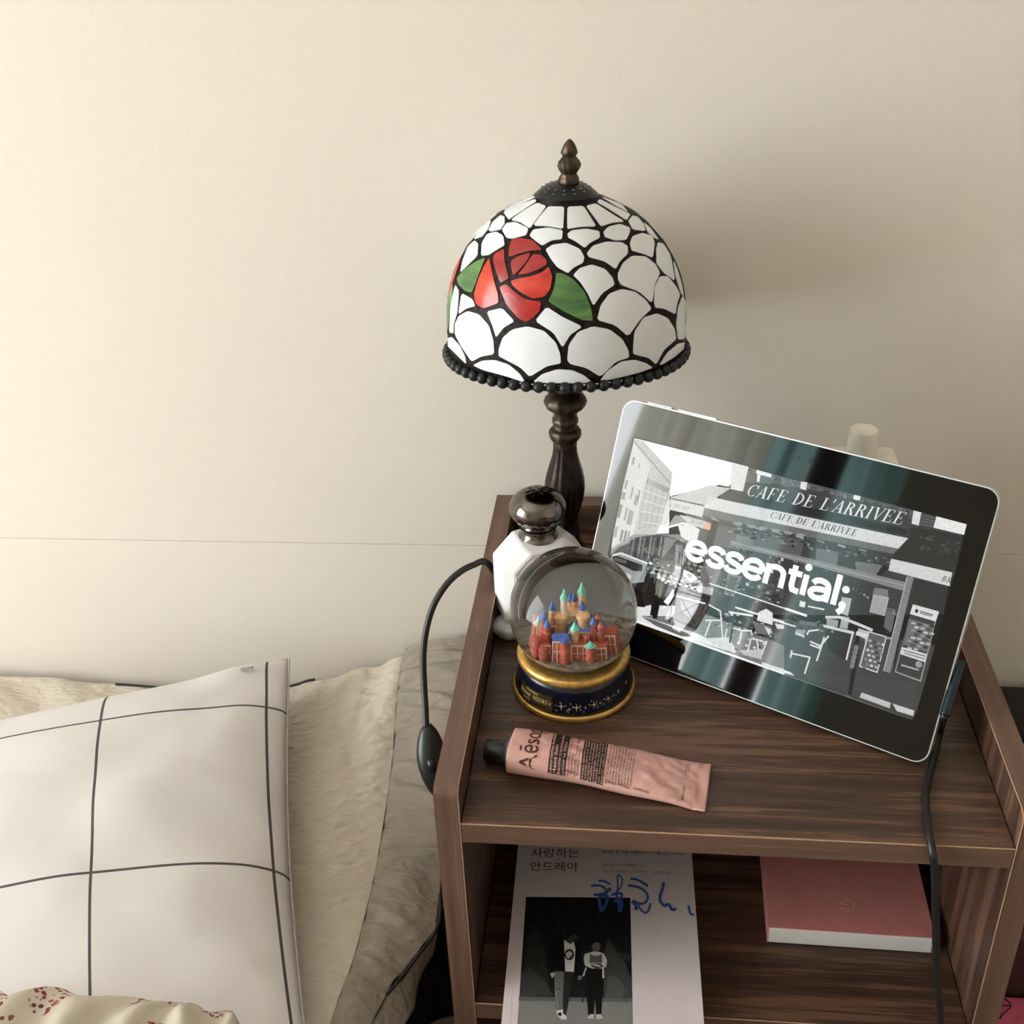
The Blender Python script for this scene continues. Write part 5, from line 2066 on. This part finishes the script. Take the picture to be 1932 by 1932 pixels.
# pink box
ZP = LOW + .0185
q = [onz(1450, 1749, ZP), onz(1765, 1770, ZP), onz(1737, 1640, ZP), onz(1437, 1622, ZP)]
fx = (q[1] - q[0])
pw = fx.length
fx.normalize()
fyv = Vector((-fx.y, fx.x, 0))
pbx = root('pink_box', 'flat dusty pink box with a white open end on the lower shelf', 'box', (q[0].x, q[0].y, LOW))
PD = .135


def pbm(s0, s1, t0, t1, z0, z1, bev=0.0):
    bm = bx((s0, t0, z0), (s1, t1, z1), bev)
    for v in bm.verts:
        v.co = Vector((q[0].x, q[0].y, 0)) + fx * v.co.x + fyv * v.co.y + Vector((0, 0, v.co.z))
    return bm


M['pinkcard'] = plain('dusty_pink_card', (208, 134, 132), .55, 0, .03)
M['whitecard'] = plain('white_card', (226, 226, 228), .6, 0, .01)
sleeve = obj('sleeve', pbm(0, pw, 0, PD, ZP - .0008, ZP, .0002), M['pinkcard'], pbx)
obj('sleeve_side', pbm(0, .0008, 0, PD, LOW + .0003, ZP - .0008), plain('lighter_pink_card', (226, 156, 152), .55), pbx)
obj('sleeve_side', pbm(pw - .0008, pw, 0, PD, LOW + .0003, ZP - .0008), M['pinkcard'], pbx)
obj('sleeve_bottom', pbm(0.001, pw - .001, .002, PD, LOW + .0002, LOW + .0008), M['pinkcard'], pbx)
obj('white_tray', pbm(.0010, pw - .0010, -.0004, PD - .001, LOW + .0008, ZP - .0009, .0008), M['whitecard'], pbx)
Pp = Print(lambda px, py, ly: onz(px, py, ZP) + Vector((0, 0, .00008 * ly)))
ccx, ccy = 1598, 1709
cir = [(ccx + 13 * math.cos(2 * PI * k / 24), ccy + 11.5 * math.sin(2 * PI * k / 24)) for k in range(25)]
Pp.line(cir, 1.0, (240, 190, 182), 1)
Pp.text('blue', (1589, 1708), (6.5, .3), (0, -7), (238, 184, 176), layer=1)
Pp.text('point', (1589.5, 1716), (6.0, .3), (0, -7), (238, 184, 176), layer=1)
Pp.done('emblem', ink_material('printed_pale_pink_ink', .5), sleeve)
# ================================================================ THE BED
bed = root('bed', 'bed against the wall with mattress hidden under pale covers', 'bed', (-.75, -.6, FLOOR_Z))
obj('mattress', bx((-1.4, -1.55, -.42), (-.165, .40, -.245), .03), plain('cream_mattress_ticking', (206, 196, 178), .8), bed, angle=50)
obj('bed_frame', bx((-1.42, -1.6, FLOOR_Z), (-.16, .41, -.42), .01), plain('pale_bed_frame', (190, 176, 156), .6), bed)


def seersucker():
    t = NT('cream_seersucker_cotton')
    v = t.coord((1, 1, 1))
    a = t.noise(t.coord((70, 170, 110), rot=(0, 0, -.45)), 1.0, 1, .4, .3)
    b = t.noise(t.coord((210, 260, 210)), 1.0, 2, .5)
    c = t.noise(v, 7, 2)
    t.l(t.ramp(c, [(.3, lin((190, 181, 167))), (.7, lin((200, 191, 177)))]), t.b.inputs['Base Color'])
    t.set(rough=.85)
    n1 = t.bump(a, .6, .005)
    t.bump(b, .15, .0008, n1)
    return t.m


M['seer'] = seersucker()
M['piping'] = plain('black_piping', (24, 21, 22), .6)

YW = WALL_Y - .006


def edge_z(y):
    """height of the ruffle's outer edge along the bed side"""
    return -.150 - .078 * smooth(.41, .13, y)


def smooth(a, b, x):
    t_ = min(1, max(0, (x - a) / (b - a)))
    return t_ * t_ * (3 - 2 * t_)


def seam_x(y):
    return -.116 + .006 * math.sin(y * 9 + 1.0) - .006 * smooth(.25, .42, y) - .006 * smooth(.1, -.1, y)


WALL_LINE = [(-1.0, -.222), (-.603, -.212), (-.50, -.218), (-.415, -.226), (-.262, -.216), (-.220, -.203), (-.165, -.180), (-.125, -.158), (-.05, -.150)]


def wall_line(x):
    for (x0, z0), (x1, z1) in zip(WALL_LINE[:-1], WALL_LINE[1:]):
        if x <= x1:
            return z0 + (z1 - z0) * smooth(x0, x1, x)
    return WALL_LINE[-1][1]


def body_z(x, y):
    sx = seam_x(y)
    d = sx - x
    z = -.212 + .008 * (1 - math.exp(-max(0, d) / .03))
    z += .0028 * noise.noise(Vector(((x * .9 + y * .5) * 75, (y - x * .5) * 190, 3.3))) * (1 - smooth(-.4, -.6, x)) * min(1, .25 + max(0, d) / .03)
    z += (wall_line(x) + .204) * smooth(.20, .40, y)
    z += .006 * noise.noise(Vector((x * 6, y * 6, 1.7)))
    z += .0035 * noise.noise(Vector((x * 24 + y * 10, y * 16, 5.1))) * (1 if y > .1 else .6)
    z += .012 * smooth(-.35, -.55, x) * noise.noise(Vector((x * 11 + y * 14, y * 5, 8.1))) * smooth(.15, .35, y)
    return z


cover = root('ruffled_cushion', 'large cream seersucker cushion with gathered ruffle edge along the wall', 'cushion', (-.4, .2, -.24))
bm = bmesh.new()


def fb(u, v):
    y = -.42 + (YW + .42) * v
    x1 = seam_x(y)
    x = -.98 + (x1 + .98) * (1 - (1 - u) ** 1.3)
    z = body_z(x, y)
    if v > .985:
        z -= .012 * (v - .985) / .015
    return Vector((x, y, z))


grid_surface(bm, fb, 400, 320)
obj('cushion_body', bm, M['seer'], cover, smooth=True)
# ruffle: from the seam outwards, gathered in waves
PIP = [onz(px, py, -.228) for px, py in ((836, 1640), (831, 1690), (825, 1753), (778, 1820), (731, 1879), (700, 1932), (684, 1990))]
HEM = [onz(px, py, -.262) for px, py in ((838, 1690), (832, 1722), (816, 1785), (792, 1862), (764, 1930), (740, 1990), (722, 2050))]
OUT = [(.415, -.024), (.36, -.0235), (.30, -.0235), (.24, -.0235), (.18, -.0245)] + [(p.y, p.x) for p in PIP] + [(-.42, PIP[-1].x - .02)]


def out_x(y):
    for (y0, x0), (y1, x1) in zip(OUT[:-1], OUT[1:]):
        if y >= y1:
            t_ = (y0 - y) / (y0 - y1)
            return x0 + (x1 - x0) * min(1, max(0, t_))
    return OUT[-1][1]


random.seed(21)
CREASES = []
yq = .39
while yq > -.3:
    CREASES.append((yq, random.uniform(.004, .008), random.uniform(.005, .0115), random.choice((.25, .35, .9, 1.4)), random.uniform(-.035, .025)))
    yq -= random.uniform(.017, .042)


def ruffle_pt(u, v, off=0.0):
    y = -.42 + (YW + .42) * v
    sx = seam_x(y)
    ox = out_x(y)
    x = sx + (ox - sx) * u
    z0 = body_z(sx, y)
    z1 = edge_z(y)
    z = z0 + (z1 - z0) * (u ** .9) + .010 * math.sin(PI * min(1, u)) * (1 - .3 * u)
    for yc, wd, amp, ln, sl_ in CREASES:
        q_ = (y - yc - sl_ * u) / wd
        if -4 < q_ < 4:
            z += amp * (math.exp(-q_ * q_) - .55 * math.exp(-(q_ + 1.5) ** 2 * 2.2)) * math.exp(-u / ln) * (1 - math.exp(-u / .05))
    z += .006 * noise.noise(Vector((x * 9, y * 14, .7))) * min(1, u * 3)
    yy = y + (.006 * u * math.sin(y * 40) if v < .97 else 0)
    z += .0024 * noise.noise(Vector((x * 40, y * 60, 2.2)))
    return Vector((x, min(yy, YW), z + off))


bm = bmesh.new()
grid_surface(bm, lambda u, v: ruffle_pt(u, v), 36, 300)
bmesh.ops.solidify(bm, geom=bm.faces[:], thickness=.0022)
obj('ruffle', bm, M['seer'], cover, smooth=True)
bm = bmesh.new()
pc_, hc_ = catmull(PIP, 8), catmull(HEM, 8)


def hem_pt(u, v):
    i = min(len(pc_) - 2, int(u * (len(pc_) - 1)))
    f = u * (len(pc_) - 1) - i
    a_, b_ = pc_[i].lerp(pc_[i + 1], f), hc_[i].lerp(hc_[i + 1], f)
    p_ = a_.lerp(b_, v)
    return p_ + Vector((.0022 * math.sin(u * 23) * v, 0, .0015 * math.sin(u * 31) - .001))


grid_surface(bm, hem_pt, 90, 10)
bmesh.ops.solidify(bm, geom=bm.faces[:], thickness=.0015)
obj('ruffle_hem', bm, M['seer'], cover, smooth=True)
bm = bmesh.new()
tube(bm, catmull([p + Vector((0, 0, .002)) for p in PIP[1:5]], 8), .0017, 6)
obj('piping', bm, M['piping'], cover, smooth=True)
# piping on the wall-side edge of the cushion, in the pieces that show


def on_body(px, py):
    x = ony(px, py, .40).x
    y = min(.408, .404 + .0004 * math.sin(x * 300))
    if px < 100:
        y = .36
    return Vector((x, y, body_z(x, y) + .0018))


for run in (((222, 1320), (236, 1306), (262, 1297), (300, 1290), (335, 1281), (380, 1274), (420, 1270)), ((540, 1271), (560, 1276), (577, 1276), (590, 1273)), ((-20, 1335), (0, 1350), (14, 1362), (20, 1380))):
    bm = bmesh.new()
    tube(bm, catmull([on_body(*p) for p in run], 4), .0013, 6)
    obj('piping', bm, M['piping'], cover, smooth=True)

# ---------------------------------------------------------------- pillow with a window-pane check
TR = ony(546, 1243, .372)
BR = onz(596, 2120, -.190)
TLc = Vector((TR.x - .66, TR.y - .185, -.215))
BLc = BR + (TLc - TR) * .81 + Vector((0, 0, .02))
pil = root('pillow', 'white pillow with thin dark window-pane lines lying on the bed', 'pillow', ((TR.x + BLc.x) / 2, (TR.y + BLc.y) / 2, -.19))
PU, PV = (TLc - TR).length, (BR - TR).length


def pillow_pt(a, b, top=True):
    """a: 0 at the right edge .. 1 left; b: 0 at the wall side .. 1 near"""
    p = (TR * (1 - a) + TLc * a) * (1 - b) + (BR * (1 - a) + BLc * a) * b
    ea, eb = min(a, 1 - a) * 2, min(b, 1 - b) * 2
    ra = 1 - (1 - ea) ** 2.6
    rb = 1 - (1 - eb) ** 2.6
    f = (max(0, ra) * max(0, rb)) ** .62
    h = (.064 if top else -.003) * f
    if top:
        h += .006 * noise.noise(Vector((a * 7, b * 7, 3))) * f
        # creases that run in from the right-hand seam
        h += .0035 * math.exp(-a / .10) * math.sin(b * 34 + 3 * noise.noise(Vector((a * 9, b * 6, 0)))) * min(1, a * 16) * f ** .3
        # raised stuffed corner
        h += .006 * math.exp(-((a - .07) / .06) ** 2 - ((b - .04) / .05) ** 2)
    inw = .010 * math.sin(PI * b) * (1 - min(1, a * 3))
    q_ = p + Vector((0, 0, h))
    q_ += (TLc - TR).normalized() * inw + (BR - TR).normalized() * (.010 * math.sin(PI * a) * (1 - min(1, b * 3)))
    if not top:
        q_.z = max(q_.z, body_z(min(q_.x, seam_x(q_.y)), q_.y) + .001) if False else q_.z
    return q_


t = NT('white_cotton_windowpane_check')
tc = t.n('ShaderNodeUVMap')
sp_ = t.n('ShaderNodeSeparateXYZ')
wob = t.noise(t.coord(), 22, 2)
t.l(tc.outputs[0], sp_.inputs[0])
masks = []
for comp, lines in (('X', PILLOW_U := (.033, .272, .511, .75, .99)), ('Y', PILLOW_V := (.165, .57, .93))):
    for L in lines:
        s1 = t.n('ShaderNodeMath', operation='SUBTRACT')
        if comp == 'X' and L < .1:
            s0 = t.n('ShaderNodeMath', operation='MULTIPLY_ADD')
            t.l(sp_.outputs['Y'], s0.inputs[0])
            s0.inputs[1].default_value = .020
            t.l(sp_.outputs['X'], s0.inputs[2])
            t.l(s0.outputs[0], s1.inputs[0])
        else:
            t.l(sp_.outputs[comp], s1.inputs[0])
        s1.inputs[1].default_value = L
        s2 = t.n('ShaderNodeMath', operation='ABSOLUTE')
        t.l(s1.outputs[0], s2.inputs[0])
        s3 = t.n('ShaderNodeMath', operation='LESS_THAN')
        t.l(s2.outputs[0], s3.inputs[0])
        s3.inputs[1].default_value = .0014 / (PU if comp == 'X' else PV)
        masks.append(s3.outputs[0])
acc = masks[0]
for q_ in masks[1:]:
    mm = t.n('ShaderNodeMath', operation='MAXIMUM')
    t.l(acc, mm.inputs[0])
    t.l(q_, mm.inputs[1])
    acc = mm.outputs[0]
mxc = t.n('ShaderNodeMix', data_type='RGBA')
t.l(acc, mxc.inputs['Factor'])
mxc.inputs[6].default_value = lin((205, 201, 200))
mxc.inputs[7].default_value = lin((72, 64, 70))
t.l(mxc.outputs[2], t.b.inputs['Base Color'])
t.set(rough=.8)
nb = t.bump(t.noise(t.coord((9, 9, 9)), 1.0, 2), .35, .008)
t.bump(t.noise(t.coord((900, 900, 900)), 1.0, 1), .15, .0003, nb)
M['check'] = t.m
bm = bmesh.new()
V = grid_surface(bm, lambda u, v: pillow_pt(u, v), 130, 110, uv=True)
lay = bm.loops.layers.uv.verify()
W_ = [[None] * 111 for _ in range(131)]
for i in range(131):
    for j in range(111):
        if i in (0, 130) or j in (0, 110):
            W_[i][j] = V[i][j]
        else:
            W_[i][j] = bm.verts.new(pillow_pt(i / 130, j / 110, False))
for i in range(130):
    for j in range(110):
        fc = bm.faces.new((W_[i][j], W_[i][j + 1], W_[i + 1][j + 1], W_[i + 1][j]))
        for lp, (a, b) in zip(fc.loops, ((i, j), (i, j + 1), (i + 1, j + 1), (i + 1, j))):
            lp[lay].uv = (a / 130, b / 110)
bmesh.ops.recalc_face_normals(bm, faces=bm.faces)
obj('pillow_case', bm, M['check'], pil, smooth=True)
# seam cord on the right edge and the little tag on the top edge
bm = bmesh.new()
tube(bm, [pillow_pt(0, k / 60) for k in range(61)], .0011, 6)
obj('seam', bm, plain('grey_seam_thread', (176, 172, 176), .8), pil, smooth=True)
g = pillow_pt(.058, .055) + Vector((0, 0, .003))
bm = bmesh.new()
tube(bm, catmull([g + Vector((-.008, 0, .0)), g + Vector((-.002, 0, .001)), g + Vector((.005, 0, .0025))], 4), .0022, 6, flat=.4)
obj('fabric_tag', bm, plain('grey_fabric_tag', (128, 130, 134), .8), pil, smooth=True)

# ---------------------------------------------------------------- floral blanket fold at the bottom left
t = NT('cream_floral_cotton')
v = t.coord()
vo = t.n('ShaderNodeTexVoronoi', feature='F1')
vo.inputs['Scale'].default_value = 26
t.l(v, vo.inputs['Vector'])
vo2 = t.n('ShaderNodeTexVoronoi', feature='F1')
vo2.inputs['Scale'].default_value = 230
t.l(v, vo2.inputs['Vector'])
near = t.n('ShaderNodeMath', operation='LESS_THAN')
t.l(vo.outputs['Distance'], near.inputs[0])
near.inputs[1].default_value = .50
dot = t.n('ShaderNodeMath', operation='LESS_THAN')
t.l(vo2.outputs['Distance'], dot.inputs[0])
dot.inputs[1].default_value = .42
an = t.n('ShaderNodeMath', operation='MULTIPLY')
t.l(near.outputs[0], an.inputs[0])
t.l(dot.outputs[0], an.inputs[1])
cr = t.ramp(vo2.outputs['Color'], [(.35, lin((168, 74, 92))), (.6, lin((122, 84, 72))), (.8, lin((196, 110, 124)))])
mxc = t.n('ShaderNodeMix', data_type='RGBA')
t.l(an.outputs[0], mxc.inputs['Factor'])
mxc.inputs[6].default_value = lin((224, 217, 203))
t.l(cr, mxc.inputs[7])
t.l(mxc.outputs[2], t.b.inputs['Base Color'])
t.set(rough=.7)
M['floral'] = t.m
fl = [onz(x, y + 22, -.085) for x, y in ((-160, 1880), (0, 1893), (110, 1902), (240, 1908), (330, 1918), (400, 1940), (450, 1975), (480, 2030))]
flc = catmull(fl, 10)


def fold_pt(u, v):
    n_ = len(flc) - 1
    i = min(n_ - 1, int(u * n_))
    p = flc[i] + (flc[i + 1] - flc[i]) * (u * n_ - i)
    a = -.9 + v * 3.2
    r = .038 + .004 * math.sin(u * 30)
    if v < .5:
        s = v / .5
        y = r * (1 - math.cos(s * PI / 2)) - r
        z = r * math.sin(s * PI / 2) - r
    else:
        s = (v - .5) / .5
        y = s * .40
        z = -.02 * s
    w_ = .006 * math.sin(u * 42 + v * 4) * smooth(0, .4, v) + .005 * noise.noise(Vector((p.x * 16, v * 4, 2)))
    return Vector((p.x + .004 * math.sin(v * 9 + u * 14), p.y - y + .004 * math.sin(u * 37), p.z + z + w_ + (0 if v > .1 else -.03 * (1 - v / .1))))


bm = bmesh.new()
grid_surface(bm, fold_pt, 140, 60)
bmesh.ops.solidify(bm, geom=bm.faces[:], thickness=.004)
tag(obj('floral_blanket', bm, M['floral'], None, smooth=True), 'cream blanket with small pink flowers folded over the pillow', 'blanket')

# ================================================================ BETWEEN BED AND TABLE
t = NT('black_ribbed_fabric')
wv = t.n('ShaderNodeTexWave')
wv.inputs['Scale'].default_value = 160
wv.inputs['Distortion'].default_value = 1.5
t.l(t.coord((1, .25, 1), rot=(0, 0, .3)), wv.inputs['Vector'])
t.l(t.ramp(wv.outputs['Fac'], [(.2, lin((10, 10, 10))), (.8, lin((34, 33, 32)))]), t.b.inputs['Base Color'])
t.set(rough=.9)
t.bump(wv.outputs['Fac'], .8, .002)
M['ribbed'] = t.m
bm = bmesh.new()


def bag(u, v):
    a = 2 * PI * u
    s = math.sin(PI * v) ** .35
    return Vector((-.088 + .066 * s * math.cos(a), .215 + .135 * s * math.sin(a), FLOOR_Z + .002 + .19 * v + .004 * math.sin(5 * a) * s))


grid_surface(bm, bag, 48, 24)
bmesh.ops.remove_doubles(bm, verts=bm.verts, dist=1e-5)
tag(obj('fabric_bag', bm, M['ribbed'], None, smooth=True), 'black ribbed fabric bag on the floor between bed and table', 'bag')
bm = bmesh.new()
cq = onz(866, 1972, -.325)
lathe(bm, [(.034, FLOOR_Z), (.039, FLOOR_Z + .01), (.041, -.340), (.040, -.329), (.036, -.325), (0, -.324)], (cq.x - .006, cq.y - .008, 0), 48)
for v in bm.verts:
    v.co.x = cq.x - .006 + (v.co.x - cq.x + .006) * .95
tag(obj('round_tin', bm, plain('warm_grey_lid', (132, 122, 106), .55), None, angle=40), 'warm grey round container in front of the black bag', 'container')

# ================================================================ RIGHT OF THE TABLE
rb = root('storage_box', 'cream box in front of the black case right of the bedside table', 'box', (.56, .30, FLOOR_Z))
RX = .410
obj('body', bx((RX, .24, FLOOR_Z), (RX + .30, .372, -.228), .004), plain('cream_card_box', (214, 200, 172), .6), rb)
bc = root('black_case', 'black case against the wall right of the bedside table', 'case', (.56, .398, FLOOR_Z))
obj('body', bx((RX, .376, FLOOR_Z), (RX + .32, .416, -.190), .003), M['black_plastic'], bc, angle=40)
pkb = root('pink_bag', 'pink paper bag with black line logo at the lower right corner', 'bag', (.50, .10, FLOOR_Z))
zpk = -.36
obj('body', bx((.412, -.06, FLOOR_Z), (.60, .165, zpk), .004), plain('bright_pink_card', (196, 92, 118), .55), pkb)
Pg = Print(lambda px, py, ly: onz(px, py, zpk) + Vector((0, 0, .0002 * ly)))
zc = lambda x, y: (1712 + x * .2597, 1430 + y * .2598)
for pts in (((700, 1745), (748, 1785), (748, 1815), (685, 1865), (680, 1890), (655, 1892)), ((680, 1800), (748, 1798))):
    Pg.line([zc(*p) for p in pts], 2.6, (38, 18, 22), 1)
Pg.done('line_logo', ink_material('printed_black_ink', .5), pkb)
db = root('dark_box', 'dark brown box behind the pink bag right of the table', 'box', (.50, .19, FLOOR_Z))
obj('body', bx((.412, .168, FLOOR_Z), (.60, .200, -.285), .002), plain('dark_brown_card', (52, 34, 32), .5), db)
